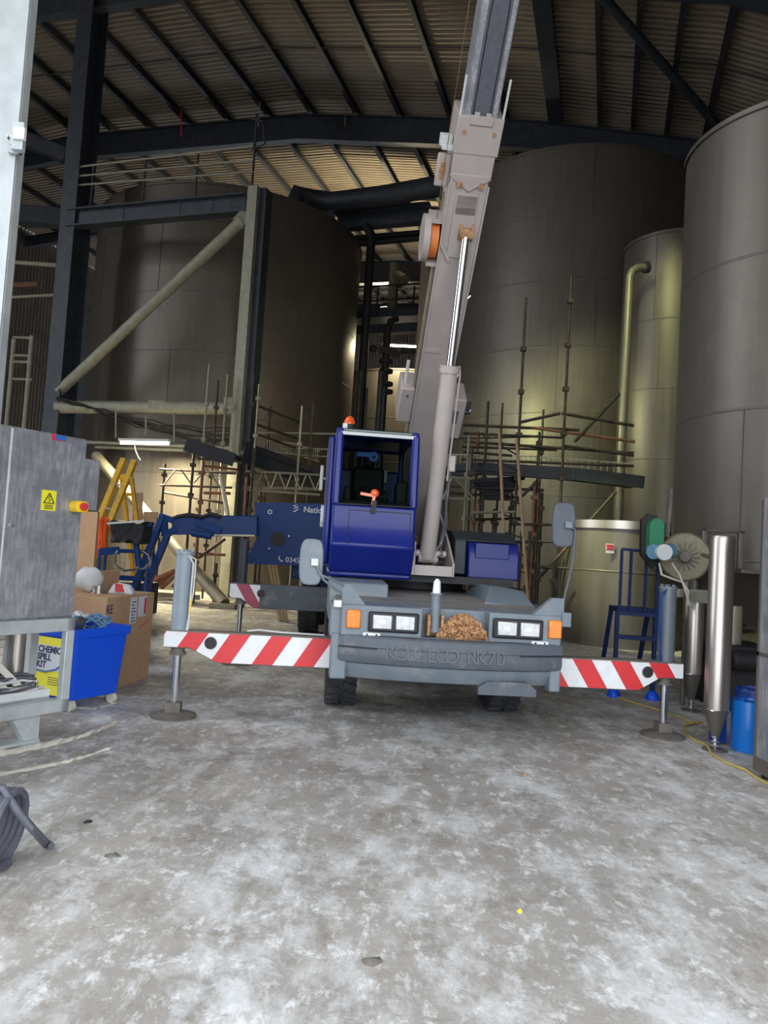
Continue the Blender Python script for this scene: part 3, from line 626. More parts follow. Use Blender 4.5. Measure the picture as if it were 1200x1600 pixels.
TF = frame(at(446, 878, LY) - V((0, .012, 0)), (1, 0, -.012), (0, 0, 1)); text('lettering', '0345', .125, TF, M['textwhite'], lf, bold=.001)
w = MB(); q = at(439, 873, LY - .012); w.path([q + V((-.03, 0, .045)), q + V((-.035, 0, .0)), q + V((0, 0, -.035)), q + V((.04, 0, -.04))], .012, 6); w.build('phone_symbol', M['textwhite'], lf)
w = MB(); w.bar(at(300, 822, 12.8), at(403, 822, 12.95), .32, .36); w.build('main_boom', M['blue2'], lf, bevel=.02)
w = MB(); w.bar(at(270, 822, 12.7), at(306, 822, 12.75), .24, .30); w.tube(at(300, 833, 12.55), at(330, 838, 12.55), .06); w.bar(at(305, 815, 12.6), at(345, 830, 12.6), .04, .12); w.build('boom_head', M['blue2'], lf)
w = MB(); w.bar(at(335, 836, 12.7), at(398, 837, 12.8), .1, .03); w.build('wear_strip', M['wire'], lf)
w = MB()
w.path([at(275, 808, 12.6), at(295, 804, 12.6), at(315, 808, 12.6), at(330, 803, 12.6), at(345, 808, 12.6)], .035)
w.path([at(262, 812, 12.6), at(285, 806, 12.6), at(305, 806, 12.6)], .03); w.build('hose_bundle', M['black'], lf)
jb = MB()
jb.bar(at(255, 805, 12.6), at(206, 930, 12.3), .09, .16, V((0, 1, 0))); jb.bar(at(262, 836, 12.6), at(222, 932, 12.3), .09, .15, V((0, 1, 0)))
jb.bar(at(250, 806, 12.6), at(272, 814, 12.6), .1, .12, V((0, 1, 0))); jb.bar(at(256, 806, 12.6), at(258, 838, 12.6), .1, .1, V((0, 1, 0))); jb.bar(at(256, 838, 12.6), at(276, 826, 12.6), .1, .12, V((0, 1, 0)))
jb.build('jib_arm', M['blue2'], lf)
bk = MB()
c0, c1, c2, c3 = at(156, 860, 11.8), at(232, 862, 11.8), at(240, 862, 12.7), at(165, 860, 12.7)
fl0 = [V((p.x, p.y, .45)) for p in (c0, c1, c2, c3)]
for loop, r_ in (([c0, c1, c2, c3], .03), (fl0, .04)):
    for i in range(4): bk.tube(loop[i], loop[(i + 1) % 4], r_, 8)
for a, b in zip([c0, c1, c2, c3], fl0): bk.tube(a, b, .028, 8)
m1 = [(a + b) / 2 for a, b in zip([c0, c1, c2, c3], fl0)]
for i in range(4): bk.tube(m1[i], m1[(i + 1) % 4], .022, 8)
bk.add([p - V((0, 0, .02)) for p in fl0], [(0, 1, 2, 3)])
bk.build('basket_frame', M['blue2'], lf)
MB().bar(at(158, 862, 11.8), at(186, 860, 11.8), .06, .12).build('basket_gate', M['blue2'], lf)
w = MB(); p = [at(184, 860, 11.7), at(180, 866, 11.7), at(180, 884, 11.7), at(195, 892, 11.7), at(225, 888, 11.7), at(235, 878, 11.7), at(232, 866, 11.7), at(222, 860, 11.7)]; w.path(p, .018, 6); w.build('hoop_guard', M['chrome'], lf)
def bagshape(w, P0, P1, dy, z0_, z1_, n=9):
    vs = []
    for j in range(6):
        f_ = j / 5
        for i in range(n):
            g = i / (n - 1); p = P0.lerp(P1, g); sh = 1 - .12 * f_
            z = z1_ + (z0_ - z1_) * f_ + .03 * math.sin(i * 1.7 + j)
            x = (p.x - (P0.x + P1.x) / 2) * sh + (P0.x + P1.x) / 2
            vs += [V((x, p.y - .03 * math.sin(i * 2.1 + j * 1.3), z)), V((x, p.y + dy * sh, z))]
    fs = []
    for j in range(5):
        for i in range(n - 1):
            a = (j * n + i) * 2; b = a + 2; c = ((j + 1) * n + i) * 2; d = c + 2
            fs += [(a, b, d, c), (a + 1, c + 1, d + 1, b + 1)]
    for j in range(5):
        for i in (0, n - 1): a = (j * n + i) * 2; c = ((j + 1) * n + i) * 2; fs.append((a, a + 1, c + 1, c))
    for j in (0, 5):
        for i in range(n - 1): a = (j * n + i) * 2; fs.append((a, a + 1, a + 3, a + 2))
    w.add(vs, fs)
w = MB(); P0, P1 = at(172, 815, 11.6), at(226, 815, 11.6); bagshape(w, P0, P1, .5, at(190, 846, 11.6).z, at(190, 815, 11.6).z)
w.build('control_box_cover', M['black'], lf, smooth=60); 
w = MB(); w.bar(at(168, 818, 11.55), at(226, 814, 11.55), .05, .03); w.build('cover_strap', M['lightgrey'], lf)
w = MB(); a = at(222, 820, 11.8); w.bar(at(222, 820, 11.8), at(238, 820, 11.8), .06, .05); w.build('basket_bracket', M['blue2'], lf); w = MB(); w.tube(at(212, 846, 11.8), at(217, 885, 11.8), .05); w.build('basket_bracket', M['blue2'], lf)
ch = MB(); ch.span((-1.3, 13.8, .55), (.8, 15.6, 1.05)); ch.span((-1.6, 13.3, 1.0), (.4, 15.2, 1.3)); ch.build('chassis', M['blue2'], lf, bevel=.04)
def tyre(parent, c, r_, w_, ax, lugs=22, mrub=None, rim=True):
    c = V(c); ax = V(ax).normalized(); T = frame(c, ax.cross(V((0, 0, 1))) * -1, V((0, 0, 1)))
    t_ = MB(); h = w_ / 2
    t_.lathe([(r_ * .55, -h * .9), (r_ * .8, -h), (r_ * .95, -h * .92), (r_, -h * .7), (r_, h * .7), (r_ * .95, h * .92), (r_ * .8, h), (r_ * .55, h * .9), (r_ * .55, -h * .9)], T=T, n=36)
    for i in range(lugs):
        a = 2 * PI * i / lugs
        for sd in (-1, 1):
            a2 = a + (PI / lugs if sd > 0 else 0)
            p = T @ V((r_ * math.cos(a2), r_ * math.sin(a2), sd * h * .12)); q = T @ V((r_ * 1.0 * math.cos(a2 + .12), r_ * 1.0 * math.sin(a2 + .12), sd * h * .92))
            rad = (T.to_3x3() @ V((math.cos(a2), math.sin(a2), 0))); t_.bar(p, q, .05, .045, rad)
    o = t_.build('tyre', mrub or M['rubber'], parent, smooth=30)
    if rim:
        q = MB(); q.lathe([(.01, h * .35), (r_ * .25, h * .4), (r_ * .3, h * .2), (r_ * .5, h * .5), (r_ * .56, h * .85)], T=T, n=28); q.lathe([(.01, -h * .35), (r_ * .25, -h * .4), (r_ * .3, -h * .2), (r_ * .5, -h * .5), (r_ * .56, -h * .85)], T=T, n=28); q.build('rim', M['grey'], o)
    return o
for x, y in ((-1.28, 13.95), (.5, 13.95), (-1.28, 15.6), (.5, 15.6)): tyre(lf, (x, y, .46), .46, .36, (1, 0, 0), 18)

# things around the basket
w = MB()
for i in range(4): w.path([at(149 + i * 4 + (i % 2) * 6, 810, 12.9 - i * .1), at(152 + i * 4, 845, 12.9), at(150 + i * 5, 870, 12.9)], .05, 6)
tag(w.build('safety_harness', M['orange']), 'bright orange strap hanging beside the tall cardboard sheet', 'strap')

# yellow stepladder
sd = thing('stepladder', 'yellow fibreglass stepladder standing behind the boom lift basket', 'stepladder', V((at(185, 860, 15).x, 15, 0)))
Y1 = 15.0
def sp(x, y, Y): return at(x, y, Y)
A = sp(193, 718, 15.0); Bp = sp(210, 721, 15.0)
MB().bar(ext(A, sp(160, 800, 14.3), 0), A, .10, .12, V((0, 1, 0))).build('front_stile', M['yellow'], sd)
MB().bar(ext(Bp, sp(178, 800, 14.3), 0), Bp, .10, .12, V((0, 1, 0))).build('front_stile', M['yellow'], sd)
A2 = sp(190, 745, 14.75); B2 = sp(205, 745, 14.75)
MB().bar(ext(A2, sp(197, 805, 14.9), 0), A2, .07, .08, V((0, 1, 0))).build('rear_stile', M['yellow'], sd)
MB().bar(ext(B2, sp(213, 805, 14.9), 0), B2, .07, .08, V((0, 1, 0))).build('rear_stile', M['yellow'], sd)
MB().bar(A2, B2, .08, .1).build('cross_bar', M['yellow'], sd)
MB().bar(sp(194, 772, 14.8), sp(210, 773, 14.8), .08, .06).build('cross_bar', M['yellow'], sd)
for q in (.17, .33, .5, .66, .82): MB().bar(A.lerp(ext(A, sp(160, 800, 14.3), 0), q), Bp.lerp(ext(Bp, sp(178, 800, 14.3), 0), q), .12, .03).build('step', M['wire'], sd)

# clutter: timber and boards behind basket
for i, (x0, y0, x1, y1, Y, w_, mt, lab) in enumerate([
    (236, 800, 225, 930, 16.5, .30, 'wood', 'brown timber board leaning upright behind the lift jib'),
    (216, 770, 210, 930, 17.5, .22, 'wood', 'narrow timber board leaning behind the yellow stepladder')]):
    w = MB(); w.bar(ext(at(x0, y0, Y), at(x1, y1, Y - .3), 0), at(x0, y0, Y), w_, .05, V((0, 1, 0))); tag(w.build('timber_board', M[mt]), lab, 'board')
for i, x in enumerate((424, 429, 434)):
    w = MB(); a = at(x - 4, 880, 15.9); w.bar(ext(a, at(x + 5, 925, 15.7), 0), a, .06, .06, V((0, 1, 0))); tag(w.build('timber_batten', M['wood']), 'orange-brown timber batten standing upright below the lift turret', 'batten', 'upright battens below the lift turret')
w = MB(); q = at(479, 890, 18); w.tube((q.x, 18, 0), (q.x, 18, 2.2), .16, 16); tag(w.build('standpipe', M['tan']), 'cream upright pipe showing between lift turret and its wheel', 'pipe')
w = MB(); q = ground(265, 948); w.bar((-9.5, 19.6, .12), (-4.6, 19.1, .12), .1, .12); tag(w.build('floor_rail', M['galv_warm']), 'pale steel rail lying on the floor before the left tank', 'rail')
w = MB()
for i in range(9): w.bar((-7.2 + i * .25, 18.4 + random.random() * .8, .08 + i * .035), (-5.6 + i * .12, 18.2 + random.random(), .55 + i * .06), .09, .07)
tag(w.build('pipe_offcuts', M['scaf_rust'], smooth=0), 'heap of rusty tubes lying under the cream lower brace', 'tubes', kind='stuff')
w = MB(); q = at(208, 925, 12.9); w.span((q.x - .5, 12.6, .25), (q.x + .35, 13.2, .8)); w.tube((q.x - .4, 12.5, .15), (q.x - .4, 12.62, .15), .15, 16); w.tube((q.x + .25, 12.5, .15), (q.x + .25, 12.62, .15), .15, 16); tag(w.build('tool_cart', M['black'], bevel=.02), 'black wheeled tool cart on the floor under the lift basket', 'cart')

# ================================================================ the crane
CT = Matrix.Translation((.62, 6.35, 0)) @ Matrix.Rotation(R(5), 4, 'Z')
cr = thing('mobile_crane', 'compact mobile crane with blue cab, cream boom and striped outriggers', 'crane', (.62, 6.35, 0))
def C(): return MB(CT)
def cm(o, x, y): return CT @ frame(o, x, y)
# bumper (swept section)
w = C(); n = 24
def by(x): return .06 - .17 * (1 - abs((x - .03) / .97) ** 2.2)
def bx_(i): x = -.94 + 1.94 * i / n; return x, by(x)
def sweep(sec):
    w = C(); vs = []
    for i in range(n + 1):
        x, y = bx_(i); vs += [V((x, y + o_, z)) for o_, z in sec]
    k = len(sec); fs = [(i * k + j, i * k + (j + 1) % k, (i + 1) * k + (j + 1) % k, (i + 1) * k + j) for i in range(n) for j in range(k)] + [tuple(range(k)), tuple(range(n * k, n * k + k))[::-1]]
    w.add(vs, fs); return w
bmp = sweep([(.06, .885), (-.03, .88), (-.045, .865), (-.055, .79), (-.045, .785), (-.05, .775), (-.055, .70), (-.03, .655), (.06, .65)]).build('front_bumper', M['greyd'], cr, smooth=35)
sweep([(.03, .652), (.0, .645), (.015, .60), (.09, .51), (.22, .50), (.22, .652)]).build('bumper_valance', M['grey'], cr, smooth=35)
w = C()
for i in range(n):
    x, y = bx_(i); x2, y2 = bx_(i + 1)
    if -.62 < x: continue
    w.bar((x, y - .052, .782), (x2, y2 - .052, .782), .016, .010)
w.build('bumper_groove', M['black'], bmp)
w = C()
for i in range(n):
    x, y = bx_(i); x2, y2 = bx_(i + 1)
    if x < .52: continue
    w.bar((x, y - .052, .782), (x2, y2 - .052, .782), .016, .010)
w.build('bumper_groove', M['black'], bmp)
txt = 'KOBELCO-RK70'; x0 = -.50
for i, chh in enumerate(txt):
    xx = x0 + i * .0835; yy = by(xx) - .056
    text('embossed_letter', chh, .165, cm((xx, yy - .001, .705), (1, (by(xx + .03) - by(xx - .03)) / .06, 0), (0, 0, 1)), M['letter'], bmp, extrude=.011, align='CENTER', bold=-.0015)
w = C(); w.prism([(.26, .50), (.34, .555), (.68, .555), (.76, .50), (.76, .44), (.26, .44)], -.075, .0); w.build('tow_plate', M['greyd'], cr)
w = C(); w.span((-1.0, .02, .50), (-.86, .3, .88)); w.build('bumper_end', M['grey'], cr, bevel=.015); w = C(); w.span((.9, .02, .47), (1.0, .3, .88)); w.build('bumper_end', M['grey'], cr, bevel=.015)
# front body
w = C()
w.span((-.93, .0, .87), (-.235, .5, 1.13)); w.span((.34, .0, .87), (.98, .5, 1.13)); w.span((-.26, .17, .87), (.36, .5, 1.125)); w.span((-.26, 0, .86), (.36, .2, .885))
w.span((-1.02, .06, .85), (-.9, .6, 1.12)); w.build('front_body', M['grey'], cr, bevel=.012)
w = C(); w.prism([(.20, 1.118), (1.4, 1.16), (3.0, 1.17), (3.0, 1.05), (.2, 1.05)], -.96, .96, 'x'); w.build('deck_plate', M['deck'], cr)
w = C(); w.prism([(1.0, 1.12), (1.06, 1.27), (1.9, 1.30), (2.3, 1.27), (2.4, .9), (1.0, .9)], -1.02, -.44, 'x'); w.build('wheel_arch', M['grey'], cr, bevel=.015)
w = C(); w.add([V(p) for p in [(.5, .9, 1.16), (1.02, .9, 1.12), (1.02, .9, .92), (.5, .9, .92), (.62, 1.15, 1.30), (.96, 1.15, 1.27), (1.02, 2.3, .92), (.62, 2.2, 1.30), (.96, 2.2, 1.28), (.5, 2.4, .92)]],
            [(0, 1, 2, 3), (0, 4, 5, 1), (1, 5, 8, 6, 2), (4, 7, 8, 5), (0, 3, 9, 7, 4), (7, 9, 6, 8)]); w.build('wheel_arch', M['grey'], cr, bevel=.01)
w = C(); w.span((-.55, .3, .5), (.55, 5.3, 1.06)); w.span((-.95, 4.9, .6), (.95, 5.4, 1.2)); w.span((-.95, 2.6, .6), (.95, 3.3, 1.15)); w.build('chassis_frame', M['greyd'], cr)
w = C(); w.tube((-.7, 1.55, .45), (.7, 1.55, .45), .09); w.tube((-.7, 4.1, .45), (.7, 4.1, .45), .09); w.build('axle', M['black'], cr)
ax = CT.to_3x3() @ V((1, 0, 0))
for x in (-.84, .84):
    for y in (1.52, 4.1): tyre(cr, CT @ V((x, y, .45)), .45, .31, ax, 24)
# headlamps
for x0_, x1_ in ((-.70, -.27), (.37, .81)):
    w = C(); w.span((x0_, -.035, .915), (x1_, .0, 1.085)); o = w.build('headlamp_unit', M['black'], cr, bevel=.015)
    mid = (x0_ + x1_) / 2
    for a, b in ((x0_ + .035, mid - .014), (mid + .014, x1_ - .035)):
        w = C(); w.span((a, -.052, .94), (b, -.03, 1.062)); w.build('headlamp_lens', M['lens'], o, bevel=.01)
        w = C(); w.ball(((a + b) / 2, -.052, 1.0), .034, (1, .12, .75)); w.build('lens_glint', M['whitep'], o)  # flat white blob painted in as the bright light spot on the lens
for x0_, x1_ in ((-.885, -.765), (.86, .975)):
    w = C(); w.span((x0_, -.03, .935), (x1_, .06, 1.09)); o = w.build('indicator_lamp', M['amber'], cr, bevel=.012)
    w = C(); w.span((x0_ - .012, .0, .925), (x1_ + .012, .05, 1.10)); w.build('lamp_housing', M['greyd'], o, bevel=.01)
for x in (-.665, .79):
    w = C(); w.span((x - .075, -.02, .872), (x + .075, .005, .905)); o = w.build('marker_lamp', M['whitep'], cr, bevel=.008)
    w = C()
    for dx in (-.04, .04): w.ball((x + dx, -.02, .889), .008)
    w.build('screw', M['black'], o)
# tow pin and jaw
w = C(); w.tube((-.12, .06, .93), (-.12, .06, 1.25), .042, 16); w.tube((-.12, .06, 1.25), (-.12, .06, 1.265), .055, 16); tp = w.build('hitch_pin', M['grey'], cr)
w = C(); w.lathe([(.036, 1.265), (.03, 1.36), (.015, 1.385), (0.001, 1.39)], (-.12, .06, 0), n=16); w.build('pin_handle', M['whitep'], tp)
w = C(); w.span((-.19, .0, .9), (-.165, .14, 1.08)); w.span((-.075, .0, .9), (-.05, .14, 1.08)); w.span((-.19, .1, .9), (-.05, .16, 1.05)); w.build('hitch_jaw', M['rust'], cr, bevel=.006)
w = C(); w.prism([(-.93, 1.12), (-.93, 1.30), (-.87, 1.30), (-.72, 1.12)], .06, .14); w.build('mirror_bracket', M['grey'], cr)
w = C(); w.prism([(.72, 1.12), (.90, 1.28), (1.0, 1.28), (1.0, 1.10), (.72, 1.10)], .02, .10); w.span((.98, .0, 1.04), (1.06, .06, 1.16)); w.build('mirror_bracket', M['grey'], cr)
w = C(); w.span((-1.0, .0, 1.10), (-.93, .1, 1.16)); w.build('work_lamp', M['whitep'], cr, bevel=.01)
# wing mirrors
def mirror(cx, cz, arm, m_):
    t_ = MB(CT); wv, hv = .10, .19; pts = []
    for i in range(24):
        a = 2 * PI * i / 24; ca, sa = math.cos(a), math.sin(a)
        pts.append((cx + .1 * (abs(ca) ** .5) * (1 if ca > 0 else -1) + (cz - cz) , cz + .195 * (abs(sa) ** .6) * (1 if sa > 0 else -1)))
    t_.prism(pts, -.03, .03); o = t_.build('wing_mirror', m_, cr, bevel=.012)
    q = MB(CT); q.span((cx + .0, -.07, cz - .03), (cx + .06, -.03, cz + .03)); q.build('mirror_clamp', M['bag'] if cx < 0 else M['grey'], o, bevel=.005)
    for a in arm: MB(CT).path(a, .011, 8).build('mirror_arm', M['hose'] if cx > 0 else M['grey'], o)
mirror(-1.21, 1.47, [[(-1.17, -.05, 1.46), (-1.13, -.06, 1.37), (-.95, .05, 1.30), (-.88, .09, 1.26), (-.87, .1, 1.15)], [(-1.15, -.05, 1.42), (-1.1, -.05, 1.33), (-.98, .03, 1.24), (-.9, .1, 1.2), (-.88, .1, 1.15)]], M['grey'])
mirror(.95, 1.92, [[(.97, -.05, 1.92), (1.04, -.06, 1.88), (1.045, -.02, 1.6), (1.0, .05, 1.25), (.985, .06, 1.15)]], M['greyd'])
# outriggers
def outrigger(tipx, inx, y0, y1, ztop, ztip, zbot, slope0, slope1, stripes, holex, jx, jz, jr, jh, zr, mats3, padz=0.0, jy=None):
    sgn = -1 if tipx < 0 else 1
    bm_ = C(); poly = [(inx, ztop), (tipx, ztop), (tipx, ztip), (slope0, ztip), (slope1, zbot), (inx, zbot)]
    bm_.prism(poly, y0 + .004, y1); o = bm_.build('outrigger_beam', M['greyd'] if stripes is None or mats3 else M['foot'], cr, bevel=.006)
    # striped face plate : clip slanted stripes against the beam outline
    if stripes:
        import itertools
        face = sorted([(x, z) for x, z in poly]);
        def clip(P_, nx, nz, c_):
            out = []
            for i in range(len(P_)):
                a, b = P_[i], P_[(i + 1) % len(P_)]; da = a[0] * nx + a[1] * nz - c_; db = b[0] * nx + b[1] * nz - c_
                if da <= 0: out.append(a)
                if (da < 0) != (db < 0): t__ = da / (da - db); out.append((a[0] + (b[0] - a[0]) * t__, a[1] + (b[1] - a[1]) * t__))
            return out
        bw_, lean, off, lim = stripes
        ins = .008; zt, zb = ztop - .012, zbot + .008
        halves = [[(inx, zt), (slope1, zt), (slope1, zb), (inx, zb)], [(slope1, zt), (tipx, zt), (tipx, ztip + .008), (slope0, ztip + .008), (slope1, zb)]]
        wp = {0: C(), 1: C()}
        for i in range(-40, 60):
            for H in halves:
                P_ = clip(H, 1, lean, off + (i + 1) * bw_); P_ = clip(P_, -1, -lean, -(off + i * bw_)) if len(P_) > 2 else []
                if lim is not None: P_ = clip(P_, -sgn, 0, -sgn * lim) if len(P_) > 2 else []
                if len(P_) > 2: wp[i % 2].prism(P_, y0 - .002, y0 + .006)
        if wp[0].v: wp[0].build('red_stripes', mats3[0] if mats3 else M['red'], o, smooth=0)
        if wp[1].v: wp[1].build('white_stripes', M['whitep'], o, smooth=0)
    w = C(); w.lathe([(.05, 0), (.05, .008), (.001, .008)], T=frame((holex, y0 + .001, (ztop + zbot) / 2 + .04), (1, 0, 0), (0, 0, 1)), n=24); w.build('inspection_hole', M['black'], o)
    w = C(); w.lathe([(.049, 0), (.056, .003), (.049, .01)], T=frame((holex, y0 - .002, (ztop + zbot) / 2 + .04), (1, 0, 0), (0, 0, 1)), n=24); w.build('hole_rim', M['foot'], o)
    jy_ = jy if jy is not None else (y0 + y1) / 2 + .02
    if jz: 
        w = C(); w.tube((jx, jy_, ztop), (jx, jy_, jz), jr, 24); w.tube((jx, jy_, jz), (jx, jy_, jz + .025), jr * 1.12, 24)
        for a in range(6): w.tube((jx + jr * .8 * math.cos(a), jy_ + jr * .8 * math.sin(a), jz + .02), (jx + jr * .8 * math.cos(a), jy_ + jr * .8 * math.sin(a), jz + .045), .012, 6)
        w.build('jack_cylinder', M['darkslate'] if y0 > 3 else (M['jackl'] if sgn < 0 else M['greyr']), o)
    w = C(); w.tube((jx, jy_, zr), (jx, jy_, ztop), .036, 18); w.build('jack_rod', M['chrome'], o)
    w = C(); w.tube((jx, jy_, ztip - .05), (jx, jy_, ztip), .06, 18); w.tube((jx, jy_, ztip - .07), (jx, jy_, ztip - .045), .075, 18); w.build('rod_gland', M['foot'], o)
    w = C(); w.lathe([(.001, padz), (.20, padz), (.205, padz + .02), (.16, padz + .035), (.07, padz + .05), (.001, padz + .05)], (jx, jy_, 0), n=40); w.span((jx - .065, jy_ - .06, padz + .04), (jx + .065, jy_ + .06, padz + .13)); w.build('float_pad', M['foot'], o)
    return o
oL = outrigger(-2.47, -.95, .50, .66, .782, .625, .505, -2.24, -1.99, (.185, -.62, -2.31 - .62 * .7, None), -2.06, -2.36, 1.46, .078, 1.0, .12, None)
oR = outrigger(2.35, .95, .50, .66, .712, .56, .435, 2.13, 1.92, (.185, .62, .90 + .62 * .7, None), 2.0, 2.22, 1.40, .078, 1.0, .12, None, jy=.40 + .2)
o3 = outrigger(-2.27, -1.0, 3.60, 3.76, 1.06, .86, .745, -2.12, -1.95, (.17, .62, -2.10 + .62 * .9, -1.88), -1.86, -2.13, 1.60, .062, 1, .12, (M['redfaded'],))
o4 = outrigger(2.2, 1.0, 3.60, 3.76, 1.0, .82, .70, 2.05, 1.9, None, 1.8, 2.1, None, .08, 1, .12, None)
for o, jx, jz, jy in ((oL, -2.36, 1.44, .6), (oR, 2.22, 1.38, .6)):
    w = C(); s_ = 1 if jx < 0 else -1
    w.path([(jx + .05 * s_, jy - .05, jz), (jx + .095 * s_, jy - .08, jz - .06), (jx + .09 * s_, jy - .08, jz - .35), (jx + .085 * s_, jy - .06, jz - .66)], .009, 6)
    w.path([(jx + .02 * s_, jy - .06, jz + .02), (jx + .11 * s_, jy - .06, jz - .02), (jx + .11 * s_, jy - .06, jz - .3), (jx + .07 * s_, jy - .06, jz - .66)], .008, 6)
    w.build('hydraulic_hose', M['lightgrey'] if jx < 0 else M['blue2'], o)
w = C(); w.path([(-1.75, .55, .80), (-1.65, .56, .815), (-1.45, .58, .80), (-1.25, .60, .795), (-1.05, .62, .79)], .008, 6); w.build('hydraulic_hose', M['lightgrey'], oL)
w = C(); w.box((-2.265, .52, 1.02), (.012, .012, .16)); w.build('yellow_sticker', M['isoy'], oL)
# turntable and superstructure
w = C(); w.tube((0.05, 2.9, 1.18), (0.05, 2.9, 1.36), .62, 40); w.span((-.9, 1.9, 1.28), (1.05, 4.3, 1.36)); w.build('turntable', M['black'], cr)
w = C()
for x in (-.125, .33): w.prism([(1.75, 1.36), (1.75, 1.50), (2.1, 1.72), (3.5, 2.45), (4.1, 2.55), (4.3, 2.2), (4.3, 1.36)], x - .012, x + .012, 'x')
w.span((-.12, 1.75, 1.36), (.33, 1.80, 1.47)); w.span((-.12, 1.8, 1.36), (.33, 4.3, 1.40)); w.tube((-.2, 2.1, 1.6), (.3, 2.1, 1.6), .04)
w.build('boom_foot_frame', M['white'], cr)
w = C(); w.span((-.17, 1.62, 1.36), (-.115, 1.9, 1.62)); w.tube((-.14, 1.66, 1.45), (-.14, 1.66, 1.72), .035, 12); w.build('lock_bracket', M['white'], cr, bevel=.01)
w = C(); w.prism([(2.2, 1.34), (2.2, 1.62), (2.27, 1.78), (3.1, 1.86), (4.1, 1.86), (4.1, 1.34)], .58, 1.19, 'x'); hs = w.build('engine_housing', M['blue'], cr, bevel=.02)
w = C(); w.prism([(2.2, 1.78), (2.5, 1.90), (4.1, 1.92), (4.1, 1.80), (2.25, 1.76)], .42, 1.15, 'x'); w.span((.42, 2.22, 1.38), (.56, 3.9, 1.80)); w.build('housing_top', M['darkslate'], hs, bevel=.015)
w = C(); w.span((.66, 2.192, 1.58), (1.06, 2.21, 1.76)); w.build('access_panel', M['blue'], hs, bevel=.008)
w = C(); w.span((-.9, 4.2, 1.36), (1.2, 4.75, 1.72)); w.build('counterweight', M['blue'], cr, bevel=.05)
# cab
x0_, x1_ = -1.04, -.15
side = [(1.55, 1.35), (1.38, 1.63), (1.50, 1.84), (1.50, 2.06), (1.60, 2.80), (1.68, 2.88), (2.9, 2.90), (3.02, 2.8), (3.05, 1.35)]
cab = C(); 
low = [(1.58, 1.35), (1.40, 1.64), (1.50, 1.84), (1.50, 2.07), (3.05, 2.07), (3.05, 1.35)]
cab.prism(low, x0_, x1_, 'x')
cab.span((x0_, 1.6, 1.30), (x1_, 3.05, 1.37))
for x in (x0_ + .035, x1_ - .035):
    cab.bar((x, 1.52, 2.05), (x, 1.60, 2.86), .09, .07, V((0, 1, 0))); cab.bar((x, 3.0, 2.05), (x, 3.0, 2.88), .07, .08, V((0, 1, 0)))
    cab.bar((x, 1.58, 2.85), (x, 3.02, 2.88), .08, .08)
cab.bar((x0_, 3.0, 2.86), (x1_, 3.0, 2.86), .08, .08); cab.bar((x0_ + .03, 2.3, 2.05), (x0_ + .03, 2.3, 2.86), .06, .05, V((0, 1, 0)))
cab.span((x0_, 2.05, 2.84), (x1_, 3.05, 2.90)); cab.span((x0_, 3.0, 2.05), (x1_, 3.05, 2.6))
cabo = cab.build('cab', M['blue'], cr, bevel=.025)
w = C(); w.bar((x0_ + .04, 1.59, 2.83), (x1_ - .04, 1.59, 2.83), .05, .035); w.bar((x0_ + .06, 1.74, 2.885), (x1_ - .06, 1.74, 2.885), .04, .03); w.bar((x0_ + .06, 1.95, 2.885), (x1_ - .06, 1.95, 2.885), .05, .03); w.build('roof_bar', M['lightgrey'], cabo)
w = C(); w.add([V(p) for p in ((x0_ + .07, 1.505, 2.08), (x1_ - .06, 1.505, 2.08), (x1_ - .06, 1.595, 2.84), (x0_ + .07, 1.595, 2.84))], [(0, 1, 2, 3)])
w.add([V(p) for p in ((x0_ + .07, 1.60, 2.89), (x1_ - .06, 1.60, 2.89), (x1_ - .06, 2.05, 2.895), (x0_ + .07, 2.05, 2.895))], [(0, 1, 2, 3)]); w.build('windscreen', M['glass'], cabo, smooth=0)
for x in (x0_ + .01, x1_ - .01):
    w = C(); w.add([V(p) for p in ((x, 1.58, 2.09), (x, 2.98, 2.09), (x, 2.98, 2.84), (x, 1.64, 2.84))], [(0, 1, 2, 3)]); w.build('side_window', M['glass'], cabo, smooth=0)
w = C(); q = [(x0_ + .06, 1.497, 2.07), (x1_ - .05, 1.497, 2.07), (x1_ - .05, 1.592, 2.85), (x0_ + .06, 1.592, 2.85)]; w.path(q, .014, 8, closed=True); w.build('window_seal', M['black'], cabo)
w = C(); w.span((-.82, 2.35, 2.0), (-.38, 2.8, 2.12)); w.prism([(2.7, 2.1), (2.88, 2.1), (2.93, 2.62), (2.8, 2.62)], -.80, -.40, 'x'); w.span((-.68, 2.82, 2.62), (-.52, 2.9, 2.78)); w.build('seat', M['black'], cabo, bevel=.04)
w = C(); T = frame((-.6, 2.0, 2.20), (1, 0, 0), (0, .75, .66)); w.path([T @ V((.18 * math.cos(a * PI / 12), .18 * math.sin(a * PI / 12), 0)) for a in range(24)], .014, 8, closed=True); w.tube((-.6, 1.85, 2.0), (-.6, 2.0, 2.2), .03); w.bar(T @ V((-.17, 0, 0)), T @ V((.17, 0, 0)), .03, .02); w.build('steering_wheel', M['black'], cabo)
w = C(); w.span((-.98, 1.56, 2.0), (-.22, 1.8, 2.12)); w.span((-.36, 1.62, 2.1), (-.24, 1.9, 2.35)); w.span((-.92, 1.7, 2.1), (-.84, 1.9, 2.28)); w.build('dashboard', M['black'], cabo, bevel=.02)
for x in (-.42, -.33, -.87): C().tube((x, 2.0, 2.05), (x, 1.95, 2.32), .012, 8).build('control_lever', M['greyd'], cabo)
w = C(); w.span((-.42, 2.9, 2.45), (-.36, 2.95, 2.6)); w.build('paper_notice', M['paper'], cabo)
